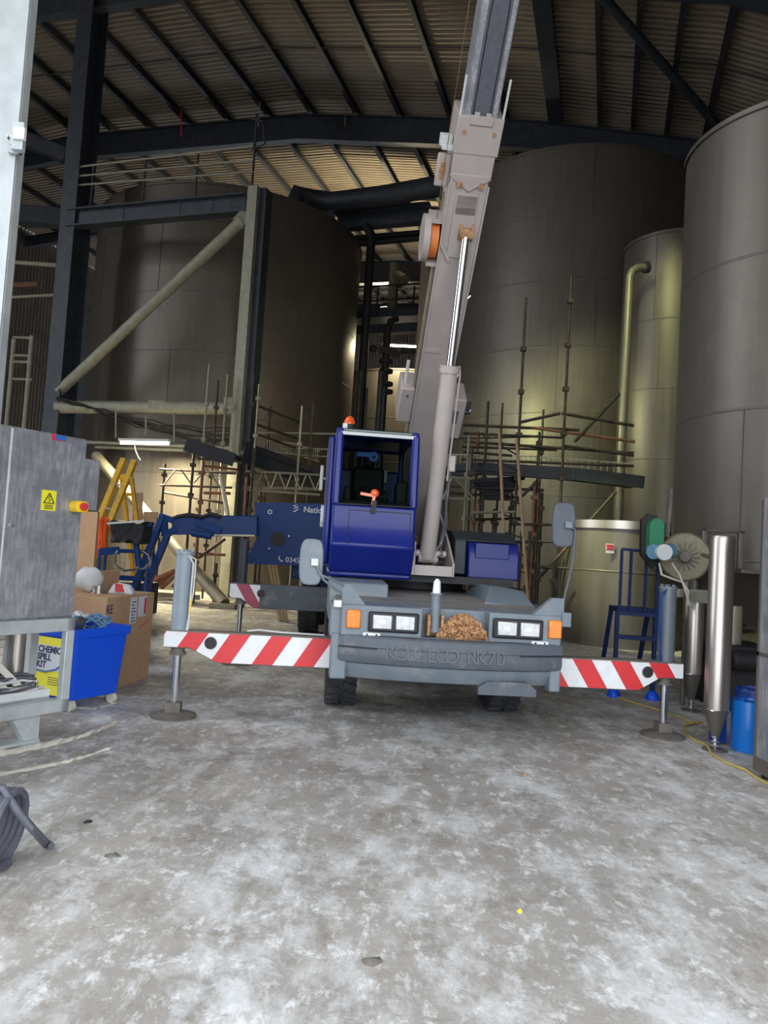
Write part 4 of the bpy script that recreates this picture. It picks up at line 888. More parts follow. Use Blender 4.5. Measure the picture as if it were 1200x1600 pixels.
w = C(); w.bar((-.62, 1.49, 2.075), (-.60, 1.50, 2.20), .03, .03, V((0, 1, 0))); w.bar((-.60, 1.49, 2.17), (-.75, 1.51, 2.19), .02, .03); w.ball((-.6, 1.50, 2.20), .045, (1, .6, 1)); w.build('wiper', M['redlens'], cabo)
w = C(); w.bar((-.61, 1.49, 1.99), (-.60, 1.485, 2.12), .05, .05, V((0, 1, 0))); w.build('wiper_motor', M['black'], cabo)
w = C(); w.lathe([(.055, 0), (.05, .02)], T=frame((-.62, 1.78, 2.62), (1, 0, 0), (0, 0, 1)), n=16); w.lathe([(.02, 0), (.055, .0)], T=frame((-.62, 1.76, 2.62), (1, 0, 0), (0, 0, 1)), n=16); w.bar((-.62, 1.78, 2.64), (-.8, 1.8, 2.64), .03, .05); w.build('cab_fan', M['labelblue'], cabo)
for q in ((1.9, .16), (2.15, .25)):
    w = C(); w.box((x0_ - .095, q[0], 1.95), (.04, .04, q[1])); w.build('door_handle', M['lightgrey'], cabo, bevel=.01)
w = C(); w.box((x0_ - .13, 2.6, 2.42), (.04, .16, .30)); w.bar((x0_ - .05, 2.6, 2.42), (x0_ - .12, 2.6, 2.42), .03, .03); w.build('side_mirror', M['lightgrey'], cabo, bevel=.01)
w = C(); w.box((x0_ - .078, 1.85, 1.52), (.006, .12, .07)); w.build('yellow_sticker', M['sign'], cabo)
w = C(); w.box((-.95, 1.85, 2.93), (.05, .06, .09)); w.tube((-.9, 1.95, 2.88), (-.9, 1.95, 2.98), .04); w.build('roof_spotlight', M['whitep'], cabo)
w = C(); w.ball((-.9, 1.95, 2.98), .065, (1, 1, 1.6), half=True); w.build('beacon_lens', M['redlens'], cabo)
w = C(); w.tube((-.9, 1.95, 2.93), (-.9, 1.95, 2.985), .07, 20); w.build('beacon_base', M['black'], cabo)
w = C(); w.prism([(1.72, 1.42), (1.66, 1.7), (1.70, 2.1), (1.78, 2.82), (3.04, 2.84), (3.06, 1.42)], x0_ - .075, x0_ + .0, 'x'); dr0 = w.build('cab_door', M['blue'], cabo, bevel=.025)
w = C(); w.prism([(1.80, 2.10), (1.86, 2.74), (2.92, 2.76), (2.94, 2.10)], x0_ - .08, x0_ - .076, 'x'); w.build('door_glass', M['black'], dr0)
# panel lines on the cab front
w = C(); zz = 2.01; w.bar((-.86, 1.496, zz), (-.2, 1.496, zz), .006, .008); w.bar((-.86, 1.496, zz), (-.86, 1.496, 1.85), .006, .008, V((0, 1, 0))); w.bar((-.205, 1.496, zz), (-.205, 1.496, 1.85), .006, .008, V((0, 1, 0))); w.bar((-.86, 1.495, 1.845), (-.86, 1.397, 1.645), .006, .008); w.bar((-.205, 1.495, 1.845), (-.205, 1.397, 1.645), .006, .008); w.build('panel_gap', M['black'], cabo)
# boom
BE = R(45); bo = V((.1, 4.0, 2.1)); ba = V((0, -math.cos(BE), math.sin(BE))); bn = V((0, math.sin(BE), math.cos(BE)))
BT = CT @ Matrix(((1, ba.x, bn.x, bo.x), (0, ba.y, bn.y, bo.y), (0, ba.z, bn.z, bo.z), (0, 0, 0, 1)))   # x across, y along, z up/back
w = MB(BT); w.span((-.19, -.35, 0), (.19, 4.80, .50)); w.span((-.215, 4.78, -.02), (.225, 5.12, .53)); w.span((-.20, 4.55, -.012), (.205, 4.79, .51))
w.prism([(-.19, 4.55), (0, 4.43), (.19, 4.55), (.19, 4.60), (-.19, 4.60)], -.02, 0, 'z')
boom = w.build('boom_base_section', M['white'], cr, bevel=.012)
w = MB(BT); w.span((-.105, 4.20 - .0, -.016), (.115, 4.40, 0)); w.span((-.115, 3.75, -.016), (.12, 4.42, -.001)); w.build('cover_plate', M['white'], boom, bevel=.012)
w = MB(BT); w.span((-.195, 2.6, -.012), (.02, 2.64, .0)); w.bar((-.19, 3.9, -.02), (-.08, 3.72, -.02), .03, .03); w.span((-.205, -.2, -.02), (-.185, 4.5, .01)); w.span((.185, -.2, -.02), (.205, 4.5, .01)); w.build('stiffener', M['white'], boom)
w = MB(BT)
for x in (-.10, .12):
    w.tube((x, 4.5, -.03), (x, 4.5, .0), .032, 16)
for x in (-.14, .15): w.tube((x, 4.98, -.035), (x, 4.98, .0), .018, 12)
w.build('bolt', M['rust'], boom)
w = MB(BT); w.span((-.10, 5.05, -.04), (.12, 5.13, -.01)); w.span((-.07, 5.1, -.035), (-.02, 5.16, -.01)); w.span((.04, 5.1, -.035), (.09, 5.16, -.01)); w.build('slide_pad_holder', M['white'], boom, bevel=.006)
w = MB(BT); w.span((-.155, 4.6, .05), (.165, 8.6, .44)); ib = w.build('boom_inner_section', M['steel_cab'], cr, bevel=.015)
w = MB(BT); w.span((-.10, 5.1, .042), (.11, 8.6, .05)); w.build('dark_centre_strip', M['hose'], ib)  # dark strip down the middle of the inner boom
w = MB(BT); pts = [(-.075, 5.12)] + [(.005 - .08 * math.cos(a * PI / 12), 5.9 + .32 * math.sin(a * PI / 12)) for a in range(13)] + [(.085, 5.12)]
w.path([(x, y, .04) for x, y in pts], .006, 6); w.build('strip_outline', M['black'], ib)  # black arched line over the lower end of the dark strip
for x in (-.2, .21): MB(BT).tube((x, 5.05, .0), (x, 5.45, .0), .012, 8).build('boom_guide_pin', M['lightgrey'], boom)
w = MB(BT); w.span((-.34, 4.42, .1), (-.20, 4.74, .14)); w.build('rope_guide_plate', M['white'], boom, bevel=.02)
w = MB(BT); w.lathe([(.02, 0), (.035, .0), (.035, .02), (.02, .02)], T=frame((-.275, 4.58, .095), (1, 0, 0), (0, 2.2, 0)), n=18); w.span((-.30, 4.50, .085), (-.25, 4.66, .1)); w.build('guide_roller', M['rust'], boom, bevel=.01)
w = MB(BT); w.span((-.34, 4.80, .1), (-.22, 4.90, .2)); w.span((-.32, 4.78, .05), (-.2, 4.83, .12)); w.build('limit_switch', M['lightgrey'], boom, bevel=.006)
w = MB(BT); w.span((-.31, 3.62, .02), (-.20, 3.66, .3)); w.span((-.31, 4.08, .02), (-.19, 4.12, .3)); w.span((-.33, 3.62, .28), (-.19, 4.12, .3)); w.build('reel_bracket', M['white'], boom)
w = MB(BT); w.tube((-.30, 3.87, .16), (-.22, 3.87, .16), .20, 28); w.build('cable_reel', M['drumorange'], boom)
w = MB(BT); w.tube((-.38, 3.87, .16), (-.31, 3.87, .16), .24, 28); w.build('reel_cover', M['white'], boom)
w = MB(BT); w.path([(-.26, 4.0, .05), (-.27, 4.6, .05), (-.265, 8.5, .1)], .004, 6); w.build('measuring_cable', M['bronze'], boom)
w = MB(BT); w.tube((-.215, 0.3, .12), (-.215, 3.6, .12), .022, 8); w.span((-.212, .2, .28), (-.19, 4.3, .34)); w.build('side_conduit', M['tan'], boom)
for xa, xb, ya, yb in ((-.38, -.2, 1.55, 2.05), (.2, .46, 1.35, 1.95)):
    w = MB(BT); w.span((xa, ya, .05), (xb, yb, .45)); o = w.build('side_box', M['white'], boom, bevel=.02)
    w = MB(BT); mx_ = (xa + xb) / 2
    if xa > 0: w.span((mx_ - .05, 1.6, .042), (mx_ + .05, 1.78, .05))
    else: w.tube((mx_, 1.95, .03), (mx_, 1.95, .05), .015)
    w.build('box_recess', M['greyd'], o)
w = MB(BT); w.span((.46, 1.75, .1), (.53, 1.9, .3)); w.tube((.46, 1.7, .2), (.55, 1.7, .2), .05); w.build('hose_fittings', M['chrome'], boom)
MB(BT).tube((-.32, 2.0, .2), (-.32, 2.35, .2), .02, 8).build('side_post', M['lightgrey'], boom)
# lift cylinder
f0 = V((.085, 2.1, 1.55)); f1 = V((.15, 1.13, 4.90)); fm = f0.lerp(f1, .62)
w = C(); w.tube(f0, fm, .092, 28); w.tube(fm - (f1 - f0).normalized() * .08, fm, .112, 28); w.tube(f0 + V((-.1, 0, 0)), f0 + V((.12, 0, 0)), .06); lc_ = w.build('lift_cylinder', M['white'], cr)
w = C(); w.tube(fm, f1, .042, 20); w.build('cylinder_rod', M['chrome'], lc_)
w = C(); w.tube(f1 + V((-.07, 0, .02)), f1 + V((.07, 0, .02)), .06, 16); w.span(f1 + V((-.075, -.05, -.02)), f1 + V((-.045, .15, .2))); w.span(f1 + V((.045, -.05, -.02)), f1 + V((.075, .15, .2))); w.build('rod_clevis', M['rust'], lc_)
w = C(); dr = (f1 - f0).normalized(); o_ = V((.115, -.03, 0)); w.path([f0 + o_ + dr * .9, f0 + o_ + dr * 1.4, fm + o_ - dr * .1, fm + V((.1, -.02, 0))], .011, 8); w.build('cylinder_pipe', M['white'], lc_)
w = C(); p = f0 + dr * 1.1 + V((.15, 0, 0)); w.box(p, (.07, .08, .18)); w.build('valve_block', M['white'], lc_, bevel=.01)
for i in range(5):
    w = C(); ox = .15 + .03 * i
    jx = random.uniform(-.03, .03); w.path([f0 + dr * 1.05 + V((.14, 0, 0)), f0 + dr * .75 + V((.13 + .01 * i, .02 * i, 0)), f0 + dr * .4 + V((.16 + jx, .03 * i, 0)), V((.22 + jx, 2.1, 1.72)), V((.24 - .03 * i, 2.0 + .1 * i, 1.60)), V((.12 + .04 * i, 2.1, 1.50)), V((.02 + .05 * i, 2.3, 1.42))], .009, 6); w.build('hydraulic_hose', M['lightgrey'] if i == 2 else M['hose'], lc_)

# rusty chain pile on the bumper ledge
w = MB(CT); rnd = random.Random(3)
def link(w, c, a, b, r_=.017, L_=.034):
    a = a.normalized(); b = (b - a * b.dot(a)).normalized()
    pts = [c + a * (L_ * math.cos(t_)) + b * (L_ * .6 * math.sin(t_)) for t_ in [2 * PI * i / 10 for i in range(10)]]; w.path(pts, r_ * .55, 5, closed=True)
for i in range(640):
    u_ = rnd.random(); ang = rnd.random() * 2 * PI; rr = math.sqrt(rnd.random())
    x = .12 + .20 * rr * math.cos(ang); y = .05 + .075 * rr * math.sin(ang); h_ = .185 * (1 - (rr * abs(math.cos(ang)) * .96) ** 2 * 1.0) ; z = .885 + h_ * (u_ ** .5)
    link(w, V((x, y - .01, z)), V((rnd.uniform(-1, 1), rnd.uniform(-.4, .4), rnd.uniform(-1, 1))), V((rnd.uniform(-1, 1), rnd.uniform(-1, 1), rnd.uniform(-1, 1))))
w.lathe([(.15, .885), (.12, .93), (.08, .98), (.04, 1.01), (.001, 1.015)], T=Matrix.Translation((.12, .05, 0)) @ Matrix.Diagonal((1, .4, 1, 1)), n=20)
tag(w.build('chain_pile', M['rust'], smooth=30), 'heap of rusty chain lying in the centre notch of the crane bumper', 'chain')

# ================================================================ electrical cabinet, left foreground
d = V((.537, .843, 0)).normalized(); nrm = V((d.y, -d.x, 0)); Bc = V((-2.335, 5.74, 0))
KT = Matrix(((d.x, -nrm.x, 0, Bc.x), (d.y, -nrm.y, 0, Bc.y), (0, 0, 1, 0), (0, 0, 0, 1)))   # local x along face (0 = far right end, negative toward camera), y into cabinet
cb = thing('electrical_cabinet', 'brushed grey electrical cabinet on galvanised frame at left edge', 'cabinet', Bc)
MB(KT).span((-1.5, .02, .94), (0, .5, 2.325)).build('cabinet_body', M['steel_cab'], cb, bevel=.006)
xd = -.62
for a, b in ((xd + .006, -.012), (-1.5, xd - .006)):
    dd = MB(KT); dd.span((a, .0, .955), (b, .022, 2.31)); do = dd.build('door', M['steel_cab'], cb, bevel=.004)
    if a > -1: 
        w = MB(KT); w.tube((a + .05, -.012, 1.62), (a + .05, .0, 1.62), .016, 14); w.build('door_lock', M['chrome'], do)
w = MB(KT); w.span((xd - .006, .004, .95), (xd + .006, .012, 2.31)); w.build('door_gap', M['whitep'], cb)
# wiring sign, isolator, badge
def KP(x, y): # photo point on the cabinet face
    dv = fw + rc * ((x - 600) / FP) - uc * ((y - 800) / FP); k = (Bc - EYE).dot(nrm) / dv.dot(nrm); return EYE + dv * k
def KX(x, y): p = KP(x, y) - Bc; return p.dot(d), p.z
sx_, sz_ = KX(76, 782)
w = MB(KT); w.span((sx_ - .058, -.004, sz_ - .075), (sx_ + .058, .0, sz_ + .075)); sg = w.build('warning_sign', M['sign'], cb)
w = MB(KT); tri = [V((sx_ - .042, -.007, sz_ - .02)), V((sx_ + .042, -.007, sz_ - .02)), V((sx_, -.007, sz_ + .055))]
for i in range(3): w.bar(tri[i], tri[(i + 1) % 3], .006, .004, V((0, 1, 0)))
w.path([(sx_ + .006, -.007, sz_ + .035), (sx_ - .008, -.007, sz_ + .012), (sx_ + .008, -.007, sz_ + .01), (sx_ - .002, -.007, sz_ - .012)], .003, 4)
for i in range(3): w.bar((sx_ - .035, -.007, sz_ - .036 - i * .012), (sx_ + .035, -.007, sz_ - .036 - i * .012), .002, .005)
w.build('sign_print', M['black'], sg)
qx, qz = KX(117, 792)
w = MB(KT); w.prism([(qx + .055 * math.cos(a * PI / 12), qz + .045 * min(1, max(-.9, 1.25 * math.sin(a * PI / 12)))) for a in range(24)], -.10, .0); iso = w.build('isolator_switch', M['isoy'], cb, bevel=.006)
w = MB(KT); w.tube((qx + .0, -.125, qz + .004), (qx + .0, -.10, qz + .004), .03, 18); w.box((qx, -.13, qz + .004), (.012, .02, .055)); w.build('switch_knob', M['labelred'], iso)
bx0, bz0 = KX(92, 684)
w = MB(KT); w.span((bx0 - .06, -.004, bz0 - .02), (bx0 + .06, 0, bz0 + .02)); bd = w.build('maker_badge', M['labelblue'], cb)
w = MB(KT); w.span((bx0 - .062, -.007, bz0 - .022), (bx0 - .03, -.003, bz0 + .022)); w.span((bx0 - .06, -.006, bz0 - .022), (bx0 + .06, -.003, bz0 - .017)); w.build('badge_print', M['labelred'], bd)
w = MB(KT); w.span((.02, .05, 1.78), (.16, .4, 2.18)); w.build('side_enclosure', M['steel_cab'], cb, bevel=.004)
# frame
w = MB(KT); t_ = .10
w.span((-1.6, -.01, .84), (.01, .07, .94)); w.span((-1.6, -.01, .23), (.01, .07, .33)); w.span((-.06, -.01, .23), (.01, .05, .94)); w.span((-1.6, -.01, .23), (-1.5, .07, .94))
w.span((-1.6, .44, .84), (.01, .5, .94)); w.span((-1.6, .44, .23), (.01, .5, .29)); w.span((-.06, .44, .23), (.01, .5, .94)); w.span((-.05, .07, .84), (.01, .44, .94)); w.span((-.05, .07, .23), (.01, .44, .29))
w.build('stand_frame', M['galv'], cb, bevel=.005)
w = MB(KT); w.prism([(-.42, .23), (-.20, .23), (-.20, .03), (-.30, .03)], .02, .10); w.span((-.62, .0, .03), (-.20, .16, .055)); w.span((-.34, -.02, 0), (-.18, .16, .03)); w.build('stand_foot', M['galv'], cb, bevel=.004)
w = MB(KT); w.span((-1.5, .08, .33), (-.10, .42, .345)); w.span((-1.5, .08, .33), (-.10, .09, .40)); w.build('cable_tray', M['lightgrey'], cb)
w = MB(KT); w.span((-1.5, .40, .34), (-.26, .42, .84))
tr = w.build('perforated_panel', M['galv'], cb)
w = MB(KT)
for i in range(17):
    for j in range(8): w.span((-1.3 + i * .06, .392, .40 + j * .05), (-1.27 + i * .06, .401, .41 + j * .05))
w.build('perforations', M['black'], tr)
for i, (xa, xb) in enumerate(((-.50, -.45), (-.38, -.33))):
    w = MB(KT); w.bar((xa, .30, .86), (xa - .03, .28, .58), .05, .02, V((0, 1, 0))); w.bar((xa - .03, .28, .58), (xa + .12, .2, .40), .05, .02, V((0, 1, 0))); w.bar((xa + .12, .2, .40), (xa + .3, .18, .38), .05, .02, V((0, 1, 0)))
    for q in range(5): w.box((xa - .005 * q, .27, .82 - q * .055), (.06, .02, .006))
    w.build('trunking', M['cream'], cb, bevel=.004)
w = MB(KT); w.tube((-.22, .36, .50), (-.22, .36, .86), .06, 18); w.tube((-.22, .36, .42), (-.22, .36, .50), .045, 18, .06); w.build('conduit_pipe', M['steel_bright'], cb)
for i in range(9):
    w = MB(KT); y = .12 + .028 * i; zz = .37 + .02 * (i % 3)
    w.path([(-1.5, y, zz + .04), (-1.1, y + .03 * math.sin(i), zz + .03), (-.7, y, zz + .02), (-.35, y + .02, zz), (-.18, y, zz + .03), (-.14, y + .06, zz + .07), (-.25, y + .09, zz + .09), (-.6, y + .05, zz + .08)], .011, 6)
    w.build('cable', M['hose'] if i % 3 else M['lightgrey'], cb)
for dx, dz in ((-.72, .60), (-.56, .57), (-.70, .53)): MB(KT).ball((dx, .2, dz), .02).build('cable_gland', M['black'], cb)

# near galvanised post
gp_ = thing('galvanised_post', 'pale galvanised steel post cut by the top left edge', 'post', (-2.4, 4.2, 0))
MB().span((-2.60, 4.2, 0), (-2.27, 4.22, 7.5)).span((-2.29, 4.22, 0), (-2.27, 4.30, 7.5)).span((-2.60, 4.22, 0), (-2.58, 4.30, 7.5)).build('post_section', M['galv'], gp_, bevel=.003)
pc = at(28, 222, 4.17); w = MB(); w.span((pc.x - .055, 4.17, pc.z - .065), (pc.x + .02, 4.2, pc.z + .07)); w.span((pc.x + .0, 4.08, pc.z - .065), (pc.x + .02, 4.2, pc.z + .07)); w.span((pc.x + .02, 4.06, pc.z - .1), (pc.x + .085, 4.10, pc.z + .06)); cl = w.build('clamp_bracket', M['galv'], gp_, bevel=.004)
w = MB(); w.span((pc.x + .035, 4.04, pc.z - .05), (pc.x + .1, 4.07, pc.z + .02)); w.build('clamp_block', M['whitep'], cl, bevel=.004)
w = MB(); w.tube((pc.x - .045, 4.15, pc.z + .01), (pc.x - .02, 4.15, pc.z - .0), .012, 8); w.ball((pc.x - .035, 4.15, pc.z + .02), .016); w.build('bolt', M['chrome'], cl)

# ================================================================ spill kit bin and boxes
b0 = V((-2.66, 6.60, 0)); bdv = V((.44, .898, 0)).normalized(); bl = V((-bdv.y, bdv.x, 0))
NT = Matrix(((bdv.x, bl.x, 0, b0.x), (bdv.y, bl.y, 0, b0.y), (0, 0, 1, 0), (0, 0, 0, 1)))
bn_ = thing('spill_kit_bin', 'bright blue wheeled plastic bin holding the chemical spill kit', 'bin', b0)
w = MB(NT); L0 = .50
def rect(x0, y0, x1, y1, z, r_=.04): 
    out = []
    for cx, cy, a in ((x1 - r_, y1 - r_, 0), (x0 + r_, y1 - r_, 90), (x0 + r_, y0 + r_, 180), (x1 - r_, y0 + r_, 270)):
        for q in range(4): aa = R(a + q * 30); out.append(V((cx + r_ * math.cos(aa), cy + r_ * math.sin(aa), z)))
    return out
L1 = .64
lv = [rect(.03, .03, L1 - .05, L0 - .03, .10), rect(.0, .0, L1, L0, .66), rect(-.02, -.02, L1 + .02, L0 + .02, .66), rect(-.025, -.025, L1 + .025, L0 + .025, .735), rect(.01, .01, L1 - .01, L0 - .01, .735), rect(.02, .02, L1 - .02, L0 - .02, .60)]
vs = [p for l_ in lv for p in l_]; m_ = 16
fs = [(j * m_ + i, j * m_ + (i + 1) % m_, (j + 1) * m_ + (i + 1) % m_, (j + 1) * m_ + i) for j in range(5) for i in range(m_)] + [tuple(range(m_))[::-1], tuple(range(5 * m_, 6 * m_))]
w.add(vs, fs); w.build('bin_body', M['bin'], bn_, smooth=45)
for x, y in ((.07, .07), (.55, .07), (.07, .43), (.55, .43)):
    w = MB(NT); w.tube((x - .02, y, .05), (x + .02, y, .05), .05, 16); w.box((x, y, .09), (.05, .05, .03)); w.build('castor', M['cream'], bn_)
# label on the face that looks toward the cabinet
LT = NT @ frame((-.012, .46, .64), (0, -1, -.0), (.055, 0, 1))
w = MB(LT); w.span((.0, -.50, -.006), (.42, .0, .0)); lb = w.build('spill_label', M['sign'], bn_)
w = MB(LT); w.span((.02, -.29, .001), (.42, -.07, .003)); w.build('label_panel', M['paper'], lb)
w = MB(LT); w.path([(0.01, -.30, .004), (.16, -.305, .004), (.29, -.27, .004), (.42, -.17, .004)], .008, 6); w.build('label_swoosh', M['labelblue'], lb)
for i, tx in enumerate(('CHEMICAL', 'SPILL', 'KIT')): text('label_text', tx, .08, LT @ Matrix.Translation((.035, -.135 - i * .068, .004)), M['textdark'], lb, extrude=.001, bold=.003)
w = MB(LT)
for i in range(4): w.span((.2, -.345 - i * .02, .001), (.38, -.35 - i * .02, .003))
w.build('small_print', M['textdark'], lb)
# contents
w = MB(NT); rnd = random.Random(5)
for i in range(16):
    cx, cy, rr, zz = rnd.uniform(.2, .5), rnd.uniform(.10, .32), rnd.uniform(.06, .11), .66 + .012 * i
    w.path([V((cx + rr * math.cos(a), cy + rr * math.sin(a) * .8, min(zz, .80) + .02 * math.sin(a * 2 + i))) for a in [2 * PI * q / 14 for q in range(14)]], .010, 6, closed=True)
tag(w.build('hose_coil', M['bluerope']), 'tangled pale blue hose heaped in the blue bin', 'hose')
w = MB(NT); w.ball((.16, .34, .76), .12, (1.1, 1.0, .85)); w.ball((.33, .38, .76), .10, (1.5, .9, .8)); lump(w, .02, 11); tag(w.build('absorbent_bag', M['bag'], smooth=60), 'crumpled white bag in the top of the blue bin', 'bag')
w = MB(NT); w.tube((.08, .08, .76), (.16, .12, .79), .045, 18); w.tube((.155, .118, .788), (.165, .122, .792), .03, 18); tag(w.build('pipe_fitting', M['steel_bright']), 'shiny round metal pipe end poking from the blue bin', 'pipe fitting')

e0 = V((-2.70, 7.42, 0)); ed = V((.14, .99, 0)).normalized(); el = V((-ed.y, ed.x, 0))
ET = Matrix(((ed.x, el.x, 0, e0.x), (ed.y, el.y, 0, e0.y), (0, 0, 1, 0), (0, 0, 0, 1)))
bxo = thing('cardboard_box', 'large brown cardboard box on the floor behind the blue bin', 'box', e0)
MB(ET).span((0, 0, .0), (1.06, .8, .97)).build('carton', M['card'], bxo, bevel=.01)
w = MB(ET); w.span((.50, -.004, .66), (.64, 0, .94)); w.span((.69, -.004, .72), (.86, 0, .94)); sh = w.build('shipping_label', M['paper'], bxo)
w = MB(ET); w.span((.81, -.007, .74), (.85, -.003, .92)); w.build('label_stripe', M['labelred'], sh)
w = MB(ET)
for i in range(7): w.span((.52, -.007, .68 + i * .034), (.62 - .02 * (i % 3), -.003, .69 + i * .034))
w.build('barcode', M['textdark'], sh)
text('printed_mark', 'RE', .13, ET @ frame((-.02, -.004, .80), (1, 0, 0), (0, 0, 1)), M['textdark'], bxo, extrude=.001)
w = MB(ET); w.path([(.74, -.002, .60), (.84, -.002, .63), (.95, -.002, .66)], .004, 4); w.build('red_mark', M['labelred'], bxo)
w = MB(ET); w.span((.42, .36, .97), (.90, .40, 1.20)); w.span((.42, .38, .97), (.90, .7, .98)); 
tag(w.build('open_carton', M['card'], smooth=0), 'corrugated carton flap with marker scribble on the big box', 'carton')
w = MB(); a = at(135, 798, 9.6); b = at(153, 800, 9.2); w.add([V((a.x - .5, a.y, .0)), V((b.x, b.y, 0)), V((b.x, b.y, at(152, 800, 9.2).z)), V((a.x - .5, a.y, at(152, 800, 9.2).z)), V((a.x - .5, a.y + .06, 0)), V((b.x, b.y + .06, 0)), V((b.x, b.y + .06, at(152, 800, 9.2).z)), V((a.x - .5, a.y + .06, at(152, 800, 9.2).z))], [(0, 1, 2, 3), (4, 7, 6, 5), (0, 4, 5, 1), (1, 5, 6, 2), (2, 6, 7, 3), (3, 7, 4, 0)])
tag(w.build('cardboard_sheet', M['card'], smooth=0), 'tall cardboard sheet standing behind the cabinet side box', 'cardboard')
q = ground(153, 927, .97); w = MB(); w.tube(q, q + V((0, 0, .012)), .075, 24); w.tube(q + V((0, 0, .012)), q + V((0, 0, .07)), .055, 24); w.tube(q + V((0, 0, .07)), q + V((0, 0, .082)), .075, 24)
tag(w.build('wire_spool', M['steel_bright']), 'small grey wire spool on top of the big box', 'spool')
w = MB(); q = ground(190, 928, .97); w.add([q + V(p) for p in [(-.13, -.1, 0), (.13, -.02, 0), (.12, .14, 0), (-.12, .1, 0), (-.08, -.05, .11), (.08, 0, .09), (.07, .09, .10), (-.08, .08, .12)]], [(0, 3, 2, 1), (4, 5, 6, 7), (0, 1, 5, 4), (1, 2, 6, 5), (2, 3, 7, 6), (3, 0, 4, 7)])
pk = w.build('packet', M['paper'], bevel=.02); tag(pk, 'white packet with red stripe on the far end of the big box', 'packet')
w = MB(); w.add([q + V(p) for p in [(-.04, -.09, .02), (.05, -.06, .02), (.01, -.03, .10), (-.06, -.05, .11)]], [(0, 1, 2, 3)]); w.v = [p + V((.005, -.012, .005)) for p in w.v]; w.build('red_flash', M['labelred'], pk)
q = ground(137, 924, .98); w = MB(); w.ball(q + V((0, 0, .13)), .14, (1.05, .8, .95)); lump(w, .009, 9); tag(w.build('white_sack', M['bag']), 'round white sack on the big box beside the cabinet', 'sack')

# ================================================================ hose coil, near left
hc = ground(5, 1335); hp = thing('hose_coil', 'grey rubber hose coil lying by the left edge, loose end out', 'hose', (hc.x, hc.y, 0))
w = MB(); pts = []; R0 = .17
cx0 = at(-2, 1285, 3.55)
for i in range(150):
    a = 2 * PI * i / 22; off = i / 150 * .20
    pts.append(V((cx0.x - .14 + off + .012 * math.sin(a), 3.55 + R0 * math.cos(a) * 1.0 + .05 * off, .19 + R0 * math.sin(a) * (.98))))
w.path(pts, .0185, 8); w.build('coil_loops', M['hose'], hp)
w = MB(); w.path([cx0 + V((-.22, -.1, .22)), at(5, 1232, 3.5), at(25, 1265, 3.52), at(48, 1292, 3.54), ground(72, 1318, .02), ground(80, 1322, .02)], .020, 10); w.build('loose_end', M['hose'], hp)

# ================================================================ right side: step platform, tubes, motor, drums, cabinet
lt = thing('step_platform', 'dark blue steel step platform with guard rail before the short tank', 'steps', (3.15, 9.1, 0))
PL, PR = V((2.93, 9.1, 0)), V((3.38, 9.05, 0)); dp = V((.06, 1.0, 0))
for p in (PL, PR): MB().bar(p + V((0, 0, .05)), p + V((.0, .0, 1.05)), .045, .045, V((0, 1, 0))).build('leg', M['ladderblue'], lt)
for p in (PL, PR): MB().bar(p + dp * .75 + V((0, 0, .05)), p + dp * .3 + V((0, 0, 1.05)), .045, .045, V((0, 1, 0))).build('leg', M['ladderblue'], lt)
for z in (.42, .73, 1.02): MB().bar(PL + V((0, 0, z)), PR + V((0, 0, z)), .10, .05).build('step', M['ladderblue'], lt)
MB().span(PL + V((0, 0, 1.03)), PR + V((0, .4, 1.09))).build('platform', M['ladderblue'], lt)
for q, zt in ((0.05, 1.80), (.30, 1.78), (.70, 1.78), (1.0, 1.76)):
    p = PL.lerp(PR, q); MB().bar(p + V((0, .0, 1.05)), p + V((0, 0, zt)), .03, .03, V((0, 1, 0))).build('guard_upright', M['ladderblue'], lt)
MB().bar(PL + V((0.02, 0, 1.80)), PR + V((0, 0, 1.78)), .035, .035).build('guard_rail', M['ladderblue'], lt)
for p in (PL, PR, PL + dp * .75, PR + dp * .75):
    w = MB(); w.lathe([(.085, 0), (.085, .03), (.06, .08), (.025, .11), (.001, .11)], p, n=20); w.build('foot_cup', M['bin'], lt)
# vertical stainless filter tubes
def ftube(name, x, y, r_, ztop, zc, label):
    t_ = thing(name, label, 'filter tube', (x, y, 0))
    MB().lathe([(r_, zc), (r_, ztop), (r_ * .92, ztop + .02), (.001, ztop + .02)], (x, y, 0), n=40).build('tube_body', M['steel_bright'], t_)
    MB().lathe([(.03, .12), (.04, .14), (r_, zc)], (x, y, 0), n=40).build('cone_outlet', M['steel'], t_)
    w = MB(); w.tube((x, y, .0), (x, y, .13), .022, 12)
    for z in (.05, .085, .12): w.tube((x, y, z - .008), (x, y, z + .008), .038, 16)
    w.build('drain_fitting', M['chrome'], t_)
    w = MB(); w.lathe([(r_ + .002, zc - .004), (r_ + .006, zc), (r_ + .002, zc + .006)], (x, y, 0), n=40); w.build('weld_ring', M['chrome'], t_)
    w = MB(); w.tube((x, y, 0), (x, y, .01), .11, 20); w.build('base_disc', M['foot'], t_)
    return t_
ft = ftube('filter_tube', 3.09, 6.72, .108, 1.90, .36, 'nearest tall shiny stainless tube with cone outlet, beside blue drum')
ftube('filter_tube', 3.62, 8.5, .10, 1.25, .42, 'shorter shiny stainless tube with cone outlet behind the right outrigger')
w = MB(); w.path([(3.09, 6.82, 1.7), (3.12, 7.2, 1.75), (4.2, 9.1, 1.75)], .02, 6); tag(w.build('pipe_bracket', M['steel']), 'thin rod tying the tall tube back to the cone-bottom tank', 'rod')
w = MB(); w.bar((3.19, 6.85, 1.35), (3.5, 8.35, 1.3), .04, .12, V((0, 0, 1))); w.box((3.25, 7.0, 1.33), (.12, .02, .14)); tag(w.build('cable_bracket', M['galv_warm']), 'light grey bracket plate left of the tall tube', 'bracket')
